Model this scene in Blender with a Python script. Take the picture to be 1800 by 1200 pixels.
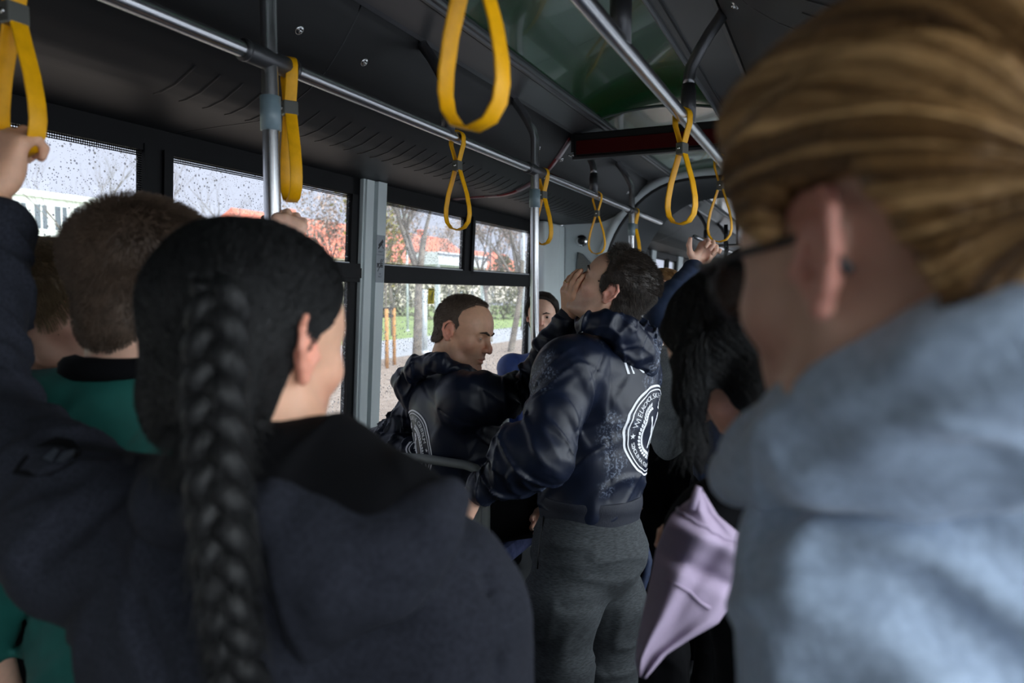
import bpy, bmesh, math, random
import numpy as np
from mathutils import Vector, Matrix
from mathutils.bvhtree import BVHTree
random.seed(7); RNG = np.random.default_rng(7)
PI = math.pi
for o in list(bpy.data.objects): bpy.data.objects.remove(o)
SC = bpy.context.scene
COL = SC.collection
# ---------------------------------------------------------------- camera
FPX = 1279.0
YAW = math.radians(23.87); PIT = math.radians(3.67)
CAM = np.array([0.0, 0.0, 1.6])
cam = bpy.data.cameras.new('camera'); camo = bpy.data.objects.new('camera', cam); COL.objects.link(camo)
cam.sensor_width = 36.0; cam.lens = FPX / 1800 * 36.0
camo.location = CAM; camo.rotation_euler = (PI / 2 - PIT, 0, YAW)
cam.clip_start = 0.02; cam.clip_end = 400
cam.dof.use_dof = True; cam.dof.focus_distance = 2.35; cam.dof.aperture_fstop = 3.6
SC.camera = camo
# ---------------------------------------------------------------- light: an overcast sky
SC.view_settings.view_transform = 'Standard'; SC.view_settings.look = 'None'
SC.view_settings.gamma = 1.0; SC.view_settings.use_curve_mapping = False
SC.view_settings.exposure = 0.0
W = bpy.data.worlds.new('overcast_sky'); SC.world = W; W.use_nodes = True
nt = W.node_tree; nt.nodes.clear()
wo = nt.nodes.new('ShaderNodeOutputWorld'); bg = nt.nodes.new('ShaderNodeBackground')
tc = nt.nodes.new('ShaderNodeTexCoord')
def wn(k, **kw):
    x = nt.nodes.new('ShaderNode' + k)
    for q, v in kw.items(): setattr(x, q, v)
    return x
# sky dim to the left; brightness added high on the right lights the interior
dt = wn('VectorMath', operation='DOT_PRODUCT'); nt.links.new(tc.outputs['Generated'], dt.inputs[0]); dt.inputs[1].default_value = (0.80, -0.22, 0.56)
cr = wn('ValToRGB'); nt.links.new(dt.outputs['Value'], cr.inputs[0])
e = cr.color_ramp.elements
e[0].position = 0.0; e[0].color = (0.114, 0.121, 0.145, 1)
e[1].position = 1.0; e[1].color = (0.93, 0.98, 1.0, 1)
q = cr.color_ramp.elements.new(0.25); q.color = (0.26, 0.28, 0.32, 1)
nz = wn('TexNoise'); nz.inputs['Scale'].default_value = 3.0; nz.inputs['Detail'].default_value = 3; nt.links.new(tc.outputs['Generated'], nz.inputs['Vector'])
mr = wn('MapRange'); nt.links.new(nz.outputs[0], mr.inputs[0]); mr.inputs[3].default_value = .85; mr.inputs[4].default_value = 1.12
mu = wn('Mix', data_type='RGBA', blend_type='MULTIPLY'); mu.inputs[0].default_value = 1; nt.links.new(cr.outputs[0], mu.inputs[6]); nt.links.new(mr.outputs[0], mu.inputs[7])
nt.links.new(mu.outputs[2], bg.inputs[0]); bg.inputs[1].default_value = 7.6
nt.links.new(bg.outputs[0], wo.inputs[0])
SC.cycles.use_denoising = True
SC.cycles.max_bounces = 8; SC.cycles.transparent_max_bounces = 16
SC.cycles.caustics_reflective = False; SC.cycles.caustics_refractive = False
SC.cycles.sample_clamp_indirect = 4.0
# the windows and door glazing let this sky in: light portals in the openings
PORTALS = [  # centre, size y, size z, side (-1 left wall, 1 right wall)
    ((-1.99, 0.9, 1.39), 3.3, 1.3, -1), ((-1.99, 3.7, 1.39), 1.85, 1.3, -1), ((-1.99, -1.9, 1.39), 1.9, 1.3, -1),
    ((0.56, 0.35, 1.20), 1.9, 1.75, 1), ((0.56, 3.3, 1.39), 3.2, 1.3, 1), ((0.56, -2.0, 1.39), 2.0, 1.3, 1),
    ((-1.99, 8.0, 1.39), 3.2, 1.3, -1), ((0.56, 8.0, 1.39), 3.2, 1.3, 1)]
for i, (c, sy, sz, s) in enumerate(PORTALS):
    L = bpy.data.lights.new('window_portal', 'AREA'); L.shape = 'RECTANGLE'; L.size = sz; L.size_y = sy
    L.cycles.is_portal = True
    lo = bpy.data.objects.new('window_portal', L); COL.objects.link(lo); lo.location = c
    lo.rotation_euler = (0, (-PI / 2 if s < 0 else PI / 2), 0)
# ---------------------------------------------------------------- helpers
FW = np.array([-math.sin(YAW) * math.cos(PIT), math.cos(YAW) * math.cos(PIT), -math.sin(PIT)])
RT = np.array([math.cos(YAW), math.sin(YAW), 0.0]); UPV = np.cross(RT, FW)
FH = np.array([-math.sin(YAW), math.cos(YAW), 0.0]); ZZ = np.array([0, 0, 1.0])
def P(px, py, d):
    """where a thing seen in that direction stands, d metres ahead"""
    return CAM + d * (FW + RT * (px - 900) / FPX - UPV * (py - 600) / FPX)
def D(lat, dep, up=0.0):
    v = RT * lat + FH * dep + ZZ * up
    return v / np.linalg.norm(v)
def unit(v):
    v = np.asarray(v, float); return v / np.linalg.norm(v)
def tag(o, label=None, cat=None, group=None, kind=None):
    if label: o['label'] = label
    if cat: o['category'] = cat
    if group: o['group'] = group
    if kind: o['kind'] = kind
    return o
def empty(name, loc, label, cat, group=None):
    o = bpy.data.objects.new(name, None); COL.objects.link(o); o.location = loc; o.empty_display_size = 0.05
    return tag(o, label, cat, group)
def link(name, me, mat, parent=None):
    """mesh data in world coordinates; parented so that it keeps its place"""
    o = bpy.data.objects.new(name, me); COL.objects.link(o)
    if mat is not None and not me.materials: me.materials.append(mat)
    if parent is not None:
        o.parent = parent
        M = Matrix.Translation(parent.location) if parent.parent is None else Matrix.Identity(4)
        o.matrix_parent_inverse = M.inverted()
    return o
def struct(name, me, mat, parent=None):
    o = link(name, me, mat, parent)
    if parent is None: o['kind'] = 'structure'
    return o
def copy_tree(o, off, parent=None, label=None, rot=None):
    c = o.copy(); COL.objects.link(c)
    if parent is None:
        c.location = Vector(o.location) + Vector(off)
        if rot is not None: c.rotation_euler = rot
        if label: c['label'] = label
    else: c.parent = parent
    for ch in [x for x in bpy.data.objects if x.parent == o]: copy_tree(ch, off, c)
    return c
def mesh(verts, faces, smooth=True):
    me = bpy.data.meshes.new('m'); me.from_pydata([tuple(v) for v in verts], [], [tuple(f) for f in faces]); me.update()
    if smooth: me.polygons.foreach_set('use_smooth', [True] * len(me.polygons))
    return me
class MB:
    """collects shapes into one mesh"""
    def __init__(s): s.v = []; s.f = []; s.sm = []
    def add(s, v, f, smooth=False):
        n = len(s.v); s.v += [tuple(map(float, x)) for x in v]; s.f += [tuple(i + n for i in g) for g in f]; s.sm += [smooth] * len(f); return s
    def box(s, lo, hi, bev=0.0):
        lo = np.minimum(lo, hi).astype(float), np.maximum(lo, hi).astype(float)
        a, b = lo
        if bev <= 0:
            v = [(x, y, z) for x in (a[0], b[0]) for y in (a[1], b[1]) for z in (a[2], b[2])]
            f = [(0, 1, 3, 2), (4, 6, 7, 5), (0, 4, 5, 1), (2, 3, 7, 6), (0, 2, 6, 4), (1, 5, 7, 3)]
            return s.add(v, f)
        bm = bmesh.new(); bmesh.ops.create_cube(bm, size=1.0)
        c = (a + b) / 2; d = b - a
        for w in bm.verts: w.co = Vector((w.co.x * d[0] + c[0], w.co.y * d[1] + c[1], w.co.z * d[2] + c[2]))
        bev = min(bev, 0.45 * min(d))
        bmesh.ops.bevel(bm, geom=list(bm.edges), offset=bev, segments=2, affect='EDGES', profile=0.5)
        bm.verts.ensure_lookup_table()
        s.add([w.co for w in bm.verts], [[w.index for w in g.verts] for g in bm.faces]); bm.free(); return s
    def tube(s, pts, r, n=12, closed=False, caps=True, ry=None, up=None, smooth=True):
        """a round (or flat, ry) bar swept along pts"""
        pts = [np.array(p, float) for p in pts]; m = len(pts)
        rr = r if hasattr(r, '__len__') else [r] * m
        T = []
        for i in range(m):
            a = pts[(i - 1) % m] if (closed or i > 0) else pts[i]; b = pts[(i + 1) % m] if (closed or i < m - 1) else pts[i]
            T.append(unit(b - a))
        u = np.array(up, float) if up is not None else (np.array([0, 0, 1.0]) if abs(T[0][2]) < .9 else np.array([1.0, 0, 0]))
        V = []
        for i in range(m):
            u2 = u - T[i] * (u @ T[i])
            if np.linalg.norm(u2) < 1e-6: u2 = np.cross(T[i], [1, 0.3, 0.2])
            u2 = unit(u2); w = np.cross(T[i], u2)
            if up is None: u = u2
            for k in range(n):
                a = 2 * PI * k / n
                V.append(pts[i] + u2 * math.cos(a) * rr[i] + w * math.sin(a) * (ry if ry is not None else rr[i]))
        Fc = []
        for i in range(m if closed else m - 1):
            j = (i + 1) % m
            for k in range(n):
                l = (k + 1) % n; Fc.append((i * n + k, i * n + l, j * n + l, j * n + k))
        if caps and not closed: Fc += [tuple(range(n))[::-1], tuple((m - 1) * n + k for k in range(n))]
        return s.add(V, Fc, smooth)
    def strip(s, pts, w, t, closed=True, side=(0, 1, 0)):
        """flat belt: width w along side, thickness t"""
        pts = [np.array(p, float) for p in pts]; m = len(pts); S = unit(side); V = []
        for i in range(m):
            a = pts[(i - 1) % m] if (closed or i > 0) else pts[i]; b = pts[(i + 1) % m] if (closed or i < m - 1) else pts[i]
            Tn = unit(b - a); n_ = unit(np.cross(Tn, S)); e_ = 0.82
            for (q, r_) in ((-.5, -.3), (-.5, .3), (-.44, .5), (.44, .5), (.5, .3), (.5, -.3), (.44, -.5), (-.44, -.5)):
                V.append(pts[i] + S * q * w + n_ * r_ * t)
        Fc = []
        for i in range(m if closed else m - 1):
            j = (i + 1) % m
            for k in range(8):
                l = (k + 1) % 8; Fc.append((i * 8 + k, i * 8 + l, j * 8 + l, j * 8 + k))
        if not closed: Fc += [tuple(range(8))[::-1], tuple((m - 1) * 8 + k for k in range(8))]
        return s.add(V, Fc, True)
    def sphere(s, c, r, n=16):
        r = r if hasattr(r, '__len__') else (r, r, r); V = []; Fc = []
        for i in range(n + 1):
            th = PI * i / n
            for k in range(2 * n):
                a = PI * k / n
                V.append((c[0] + r[0] * math.sin(th) * math.cos(a), c[1] + r[1] * math.sin(th) * math.sin(a), c[2] + r[2] * math.cos(th)))
        for i in range(n):
            for k in range(2 * n):
                l = (k + 1) % (2 * n); Fc.append((i * 2 * n + k, (i + 1) * 2 * n + k, (i + 1) * 2 * n + l, i * 2 * n + l))
        return s.add(V, Fc, True)
    def extrude_profile(s, prof, y0, y1, thick=None, smooth=False):
        """open or closed (x,z) profile swept along y"""
        n = len(prof); V = [(x, y0, z) for x, z in prof] + [(x, y1, z) for x, z in prof]
        Fc = [(i, i + 1, n + i + 1, n + i) for i in range(n - 1)]
        return s.add(V, Fc, smooth)
    def prism(s, poly, y0, y1):
        n = len(poly); V = [(x, y0, z) for x, z in poly] + [(x, y1, z) for x, z in poly]
        Fc = [(i, (i + 1) % n, n + (i + 1) % n, n + i) for i in range(n)] + [tuple(range(n))[::-1], tuple(range(n, 2 * n))]
        return s.add(V, Fc)
    def me(s):
        me = bpy.data.meshes.new('m'); me.from_pydata(s.v, [], s.f); me.update()
        me.polygons.foreach_set('use_smooth', s.sm); 
        return me
    def build(s, name, mat, parent=None): return link(name, s.me(), mat, parent)
# ---------------------------------------------------------------- materials
class Mat:
    def __init__(s, name):
        s.m = bpy.data.materials.new(name); s.m.use_nodes = True; s.t = s.m.node_tree; s.t.nodes.clear()
        s.out = s.n('OutputMaterial')
    def n(s, k, **kw):
        x = s.t.nodes.new('ShaderNode' + k)
        for a, b in kw.items():
            if a in x.inputs: x.inputs[a].default_value = b
            else: setattr(x, a, b)
        return x
    def l(s, a, b): s.t.links.new(a, b)
    def coord(s, scale=(1, 1, 1), kind='Object'):
        tc = s.n('TexCoord'); mp = s.n('Mapping'); mp.inputs['Scale'].default_value = scale
        s.l(tc.outputs[kind], mp.inputs['Vector']); return mp.outputs[0]
def mat(name, col, rough=.5, metal=0.0, var=0.0, vscale=8.0, bump=0.0, bscale=200.0, stretch=(1, 1, 1), spec=.5, sheen=0.0, tint=False, col2=None, sss=0.0, coat=0.0, aniso=0.0, bstretch=None):
    M = Mat(name); b = M.n('BsdfPrincipled'); M.l(b.outputs[0], M.out.inputs[0])
    b.inputs['Roughness'].default_value = rough; b.inputs['Metallic'].default_value = metal
    b.inputs['Specular IOR Level'].default_value = spec
    b.inputs['Sheen Weight'].default_value = sheen; b.inputs['Sheen Roughness'].default_value = .4
    b.inputs['Coat Weight'].default_value = coat
    if sss: b.inputs['Subsurface Weight'].default_value = sss; b.inputs['Subsurface Radius'].default_value = (.012, .004, .002); b.inputs['Subsurface Scale'].default_value = 1.0
    c = (*col, 1); out = None
    if var > 0 or col2:
        nz = M.n('TexNoise'); nz.inputs['Scale'].default_value = vscale; nz.inputs['Detail'].default_value = 4
        M.l(M.coord(stretch), nz.inputs['Vector'])
        r = M.n('ValToRGB'); M.l(nz.outputs[0], r.inputs[0])
        r.color_ramp.elements[0].position = .35; r.color_ramp.elements[1].position = .65
        if col2: r.color_ramp.elements[0].color = c; r.color_ramp.elements[1].color = (*col2, 1)
        else:
            r.color_ramp.elements[0].color = (*[x * (1 - var) for x in col], 1); r.color_ramp.elements[1].color = (*[min(1, x * (1 + var)) for x in col], 1)
        out = r.outputs[0]
    if tint:
        at = M.n('Attribute'); at.attribute_name = 'tint'
        mx = M.n('Mix', data_type='RGBA', blend_type='MULTIPLY'); mx.inputs[0].default_value = 1
        if out is not None: M.l(out, mx.inputs[6])
        else: mx.inputs[6].default_value = c
        M.l(at.outputs['Color'], mx.inputs[7]); out = mx.outputs[2]
    if out is not None: M.l(out, b.inputs['Base Color'])
    else: b.inputs['Base Color'].default_value = c
    if bump > 0:
        n2 = M.n('TexNoise'); n2.inputs['Scale'].default_value = bscale; n2.inputs['Detail'].default_value = 3
        M.l(M.coord(bstretch or stretch), n2.inputs['Vector'])
        bp = M.n('Bump'); bp.inputs['Strength'].default_value = bump; bp.inputs['Distance'].default_value = .002
        M.l(n2.outputs[0], bp.inputs['Height']); M.l(bp.outputs[0], b.inputs['Normal'])
    return M.m
# ---------------------------------------------------------------- implicit surfaces -> one continuous mesh
_perm = RNG.random((64, 64, 64)).astype(np.float32) * 2 - 1
def vnoise(p):
    i = np.floor(p).astype(np.int64); f = (p - i); f = f * f * (3 - 2 * f); i &= 63; j = (i + 1) & 63
    r = 0
    for a in (0, 1):
        for b in (0, 1):
            for c in (0, 1):
                w = (f[:, 0] if a else 1 - f[:, 0]) * (f[:, 1] if b else 1 - f[:, 1]) * (f[:, 2] if c else 1 - f[:, 2])
                r = r + w * _perm[(j if a else i)[:, 0], (j if b else i)[:, 1], (j if c else i)[:, 2]]
    return r
class Sdf:
    def __init__(s): s.ops = []; s.M = np.eye(3); s.o = np.zeros(3); s.s = 1.0; s.disp = []
    def frame(s, o, x, y, z, sc=1.0): s.o = np.array(o, float); s.M = np.stack([x, y, z], 1); s.s = sc; return s
    def world(s): s.M = np.eye(3); s.o = np.zeros(3); s.s = 1.0; return s
    def w(s, p): return s.M @ (np.array(p, float) * s.s) + s.o
    def _add(s, f, lo, hi, k, sub): s.ops.append((f, lo, hi, k * s.s, sub))
    def cap(s, a, b, ra, rb=None, k=.01, sub=False, flat=None):
        rb = ra if rb is None else rb
        a, b = s.w(a), s.w(b); ra *= s.s; rb *= s.s; ab = b - a; L2 = max(ab @ ab, 1e-12); R = max(ra, rb)
        if flat is None:
            def f(p):
                q = p - a; t = np.clip(q @ ab / L2, 0, 1); return np.sqrt(((q - t[:, None] * ab) ** 2).sum(1)) - (ra + (rb - ra) * t)
        else:   # squashed section: flat = (direction, factor<1)
            nrm = unit(s.M @ np.array(flat[0], float)); fac = 1 / flat[1]
            def f(p):
                q = p - a; t = np.clip(q @ ab / L2, 0, 1); d = q - t[:, None] * ab; c = d @ nrm
                d = d + (c * (fac - 1))[:, None] * nrm; r = ra + (rb - ra) * t; l = np.sqrt((d ** 2).sum(1))
                l2 = np.sqrt((d ** 2).sum(1) + (c * fac) ** 2 * (fac * fac - 1))
                return l * (l - r) / np.maximum(l2, 1e-6)
        s._add(f, np.minimum(a, b) - R, np.maximum(a, b) + R, k, sub); return s
    def chain(s, pts, rad, k=.01, sub=False, flat=None):
        for i in range(len(pts) - 1): s.cap(pts[i], pts[i + 1], rad[i], rad[i + 1], k, sub, flat)
        return s
    def ell(s, c, r, k=.01, sub=False, R=None):
        c = s.w(c); r = np.array(r, float) * s.s; A = s.M if R is None else s.M @ R
        def f(p):
            q = (p - c) @ A; k0 = np.sqrt(((q / r) ** 2).sum(1)); k1 = np.sqrt(((q / (r * r)) ** 2).sum(1)); return k0 * (k0 - 1) / np.maximum(k1, 1e-6)
        m = r.max(); s._add(f, c - m, c + m, k, sub); return s
    def box(s, c, h, rad=.01, k=.01, sub=False, R=None):
        c = s.w(c); h = np.array(h, float) * s.s; rad *= s.s; A = s.M if R is None else s.M @ R
        def f(p):
            q = np.abs((p - c) @ A) - h + rad; return np.sqrt((np.maximum(q, 0) ** 2).sum(1)) + np.minimum(q.max(1), 0) - rad
        m = np.linalg.norm(h); s._add(f, c - m, c + m, k, sub); return s
    def fold(s, a, b, rad, amp, fa=22., fc=7., seed=0, skew=0.5):
        """creases of cloth running round (or aslant) a limb or trunk from a to b"""
        a, b = s.w(a), s.w(b); ax = unit(b - a); L = np.linalg.norm(b - a)
        o1 = unit(np.cross(ax, [.31, .52, .8])); o2 = np.cross(ax, o1)
        def f(p):
            q = p - a; t = q @ ax; r = q - t[:, None] * ax; dist = np.sqrt((r ** 2).sum(1))
            w = np.clip(1.5 - dist / rad, 0, 1) * np.clip((t + .04) / .06, 0, 1) * np.clip((L + .04 - t) / .06, 0, 1)
            c1 = q @ o1; c2 = q @ o2; tt = t + skew * c1
            n = vnoise(np.stack([tt * fa + seed * 7.3, c1 * fc + 3.1, c2 * fc + seed], 1))
            n2 = vnoise(np.stack([tt * fa * .45 - seed * 3.3, (c1 + .3 * t) * fc * .8, c2 * fc + 11 + seed], 1))
            n3 = vnoise(np.stack([(t - skew * 1.3 * c2) * fa * .8 + 31 + seed, c2 * fc * 1.3, c1 * fc + 5 * seed], 1))
            r1 = np.clip(1 - np.abs(n) * 3.6, 0, 1); r3 = np.clip(1 - np.abs(n3 - .1) * 4.2, 0, 1)
            return -amp * w * (r1 * r1 * (3 - 2 * r1) * .85 + r3 * r3 * (3 - 2 * r3) * .6 + n2 * .8 - .3)
        s.disp.append((f, np.minimum(a, b) - rad * 1.5, np.maximum(a, b) + rad * 1.5)); return s
    def crease(s, pts, depth, wid=.008):
        """one drawn seam or crease line"""
        pts = [s.w(p) for p in pts]; P0 = np.array(pts)
        def f(p):
            d = np.full(len(p), 9.0)
            for a, b in zip(pts[:-1], pts[1:]):
                ab = b - a; q = p - a; t = np.clip(q @ ab / (ab @ ab), 0, 1); d = np.minimum(d, np.sqrt(((q - t[:, None] * ab) ** 2).sum(1)))
            return depth * np.exp(-(d / wid) ** 2)
        s.disp.append((f, P0.min(0) - 3 * wid, P0.max(0) + 3 * wid)); return s
    def hit(s, px, py, t=.12):
        """the point of the surface seen in that direction"""
        d = unit(P(px, py, 1.0) - CAM)
        for _ in range(140):
            q = CAM + d * t; e = s.eval(q[None], q - .15, q + .15)[0]
            if e < .0006: return q
            t += max(.0008, min(e, .15) * .7)
            if t > 6: return None
        return q
    def pcrease(s, pts, depth, wid=.006):
        q = [h for h in (s.hit(*a) for a in pts) if h is not None]
        if len(q) > 1: s.crease(q, depth, wid)
        return s
    def eval(s, p, lo=None, hi=None):
        d = np.full(len(p), 1.0)
        lo = p.min(0) if lo is None else lo; hi = p.max(0) if hi is None else hi; first = True
        for f, a, b, k, sub in s.ops:
            m = k + .02
            if (a - m > hi).any() or (b + m < lo).any(): continue
            e = f(p)
            if sub: h = np.maximum(k - np.abs(-e - d), 0) / max(k, 1e-6); d = np.maximum(d, -e) + h * h * k * .25
            elif first: d = e; first = False
            else: h = np.maximum(k - np.abs(e - d), 0) / max(k, 1e-6); d = np.minimum(d, e) - h * h * k * .25
        for f, a, b in s.disp:
            if (a > hi).any() or (b < lo).any(): continue
            d = d + f(p)
        return d
    def mesh(s, vox=.005, post=None, B=14, smooth=1):
        adds = [o for o in s.ops if not o[4]]
        lo = np.min([o[1] for o in adds], 0) - 4 * vox; hi = np.max([o[2] for o in adds], 0) + 4 * vox
        n = np.ceil((hi - lo) / vox).astype(int) + 1; nb = np.ceil(n / B).astype(int); n = nb * B + 1
        G = np.full(n, 1.0, np.float32); ii = np.arange(B + 1) * vox
        g = np.stack(np.meshgrid(ii, ii, ii, indexing='ij'), -1).reshape(-1, 3)
        for bx in range(nb[0]):
            for by in range(nb[1]):
                for bz in range(nb[2]):
                    o = lo + np.array([bx, by, bz]) * B * vox; c = o + B * vox / 2; hw = B * vox * .5
                    if not any(((q[1] - .01 - hw) < c).all() and ((q[2] + .01 + hw) > c).all() for q in adds): continue
                    cs = s.eval(np.array([c]), c - hw, c + hw)[0]
                    if abs(cs) > B * vox * .87 * 1.8 + .03: 
                        if cs < 0: G[bx * B:bx * B + B + 1, by * B:by * B + B + 1, bz * B:bz * B + B + 1] = -1
                        continue
                    p = g + o; d = s.eval(p, o, o + B * vox)
                    if post is not None: d = post(p, d)
                    G[bx * B:bx * B + B + 1, by * B:by * B + B + 1, bz * B:bz * B + B + 1] = d.reshape(B + 1, B + 1, B + 1)
        return nets(G, lo, vox, smooth)
def nets(G, lo, vox, smooth=1):
    S = G < 0; X, Y, Z = [k - 1 for k in G.shape]
    cnt = np.zeros((X, Y, Z), np.int8)
    for a in (0, 1):
        for b in (0, 1):
            for c in (0, 1): cnt += S[a:X + a, b:Y + b, c:Z + c]
    act = (cnt > 0) & (cnt < 8); idx = np.full((X, Y, Z), -1, np.int64); I = np.argwhere(act); idx[act] = np.arange(len(I))
    acc = np.zeros((len(I), 3)); num = np.zeros(len(I)); i, j, k = I.T
    cor = [(a, b, c) for a in (0, 1) for b in (0, 1) for c in (0, 1)]
    for ax in range(3):
        for c in cor:
            if c[ax]: continue
            e = list(c); e[ax] = 1
            v0 = G[i + c[0], j + c[1], k + c[2]]; v1 = G[i + e[0], j + e[1], k + e[2]]
            m = (v0 < 0) != (v1 < 0); t = np.where(m, v0 / np.where(m, v0 - v1, 1), 0)
            q = np.tile(np.array(c, float), (len(I), 1)); q[:, ax] += t; acc += q * m[:, None]; num += m
    V = (acc / num[:, None] + I) * vox + lo; Fc = []
    for ax in range(3):
        a1, a2 = (ax + 1) % 3, (ax + 2) % 3
        s0 = [slice(1, -1)] * 3; s0[ax] = slice(0, -1); s1 = [slice(1, -1)] * 3; s1[ax] = slice(1, None)
        A = S[tuple(s0)]; Bq = S[tuple(s1)]; E = np.argwhere(A != Bq); sg = A[tuple(E.T)]
        off = np.ones(3, int); off[ax] = 0; E = E + off
        def at(d1, d2):
            q = E.copy(); q[:, a1] -= d1; q[:, a2] -= d2; return idx[tuple(q.T)]
        Q = np.stack([at(1, 1), at(0, 1), at(0, 0), at(1, 0)], 1); Q[~sg] = Q[~sg][:, ::-1]; Fc.append(Q)
    Fc = np.concatenate(Fc); Fc = Fc[(Fc >= 0).all(1)]
    for _ in range(smooth):
        sm = np.zeros_like(V); c = np.zeros(len(V))
        for q in range(4):
            np.add.at(sm, Fc[:, q], V[Fc[:, (q + 1) % 4]] + V[Fc[:, (q + 3) % 4]]); np.add.at(c, Fc[:, q], 2)
        V = V * .5 + .5 * sm / np.maximum(c, 1)[:, None]
    return V, Fc
def np_mesh(parts, tint=None):
    V = np.concatenate([p[0] for p in parts]); off = 0; Fs = []
    for v, f in parts: Fs.append(f + off); off += len(v)
    Fc = np.concatenate(Fs); me = bpy.data.meshes.new('m'); me.vertices.add(len(V)); me.vertices.foreach_set('co', V.astype(np.float32).ravel())
    me.loops.add(Fc.size); me.loops.foreach_set('vertex_index', Fc.ravel().astype(np.int32))
    me.polygons.add(len(Fc)); me.polygons.foreach_set('loop_start', np.arange(0, Fc.size, 4, dtype=np.int32))
    me.update(); me.validate(); me.polygons.foreach_set('use_smooth', np.ones(len(me.polygons), bool))
    if tint is not None:
        c = np.ones((len(V), 4), np.float32); c[:, :3] = tint(V)
        at = me.attributes.new('tint', 'FLOAT_COLOR', 'POINT'); at.data.foreach_set('color', c.ravel())
    return me
def strands(name, parent, material, roots, dirs, nrm, L, n=6, r=.00035, curl=.3, lift=.15, grav=0.0, field=None, freq=30., cling=None, off=.0015):
    """individual hairs as a hair-curves object"""
    m = len(roots); pts = np.zeros((m, n, 3)); p = roots.copy(); d = dirs + nrm * lift
    L = np.broadcast_to(np.asarray(L, float), (m,)); st = L / (n - 1); ph = RNG.random((m, 3)) * 9
    for i in range(n):
        pts[:, i] = p
        if field is not None and i > 0: d = field(p) + nrm * lift * (1 - i / n)
        w = np.stack([vnoise(p * freq + ph + 17 * q) for q in range(3)], 1) * curl
        dd = d + w; dd[:, 2] -= grav * i / n
        dd /= np.linalg.norm(dd, axis=1)[:, None];  p = p + dd * st[:, None]
        if cling is not None:
            o_ = off * (.3 + 1.6 * ph[:, 0] / 9)
            for j in range(m):
                h = cling.find_nearest(p[j])
                if h[0] is not None: p[j] = np.array(h[0]) + np.array(h[1]) * o_[j]
    cu = bpy.data.hair_curves.new(name); cu.add_curves([n] * m)
    cu.points.foreach_set('position', pts.astype(np.float32).ravel())
    ra = np.tile(np.linspace(1, .35, n), (m, 1)) * r
    at = cu.attributes.get('radius') or cu.attributes.new('radius', 'FLOAT', 'POINT'); at.data.foreach_set('value', ra.astype(np.float32).ravel())
    return link(name, cu, material, parent)
def sample_mesh(me, m, mask=None):
    """random points and normals on a mesh"""
    nv = len(me.vertices); co = np.empty(nv * 3, np.float32); me.vertices.foreach_get('co', co); co = co.reshape(-1, 3).astype(float)
    no = np.empty(nv * 3, np.float32); me.vertex_normals.foreach_get('vector', no); no = no.reshape(-1, 3).astype(float)
    ids = np.arange(nv) if mask is None else np.where(mask(co, no))[0]
    if len(ids) == 0: ids = np.arange(nv)
    k = RNG.choice(ids, m); return co[k] + (RNG.random((m, 3)) - .5) * .004, no[k]

def bvh_me(me): return BVHTree.FromPolygons([v.co[:] for v in me.vertices], [p.vertices[:] for p in me.polygons])
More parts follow.
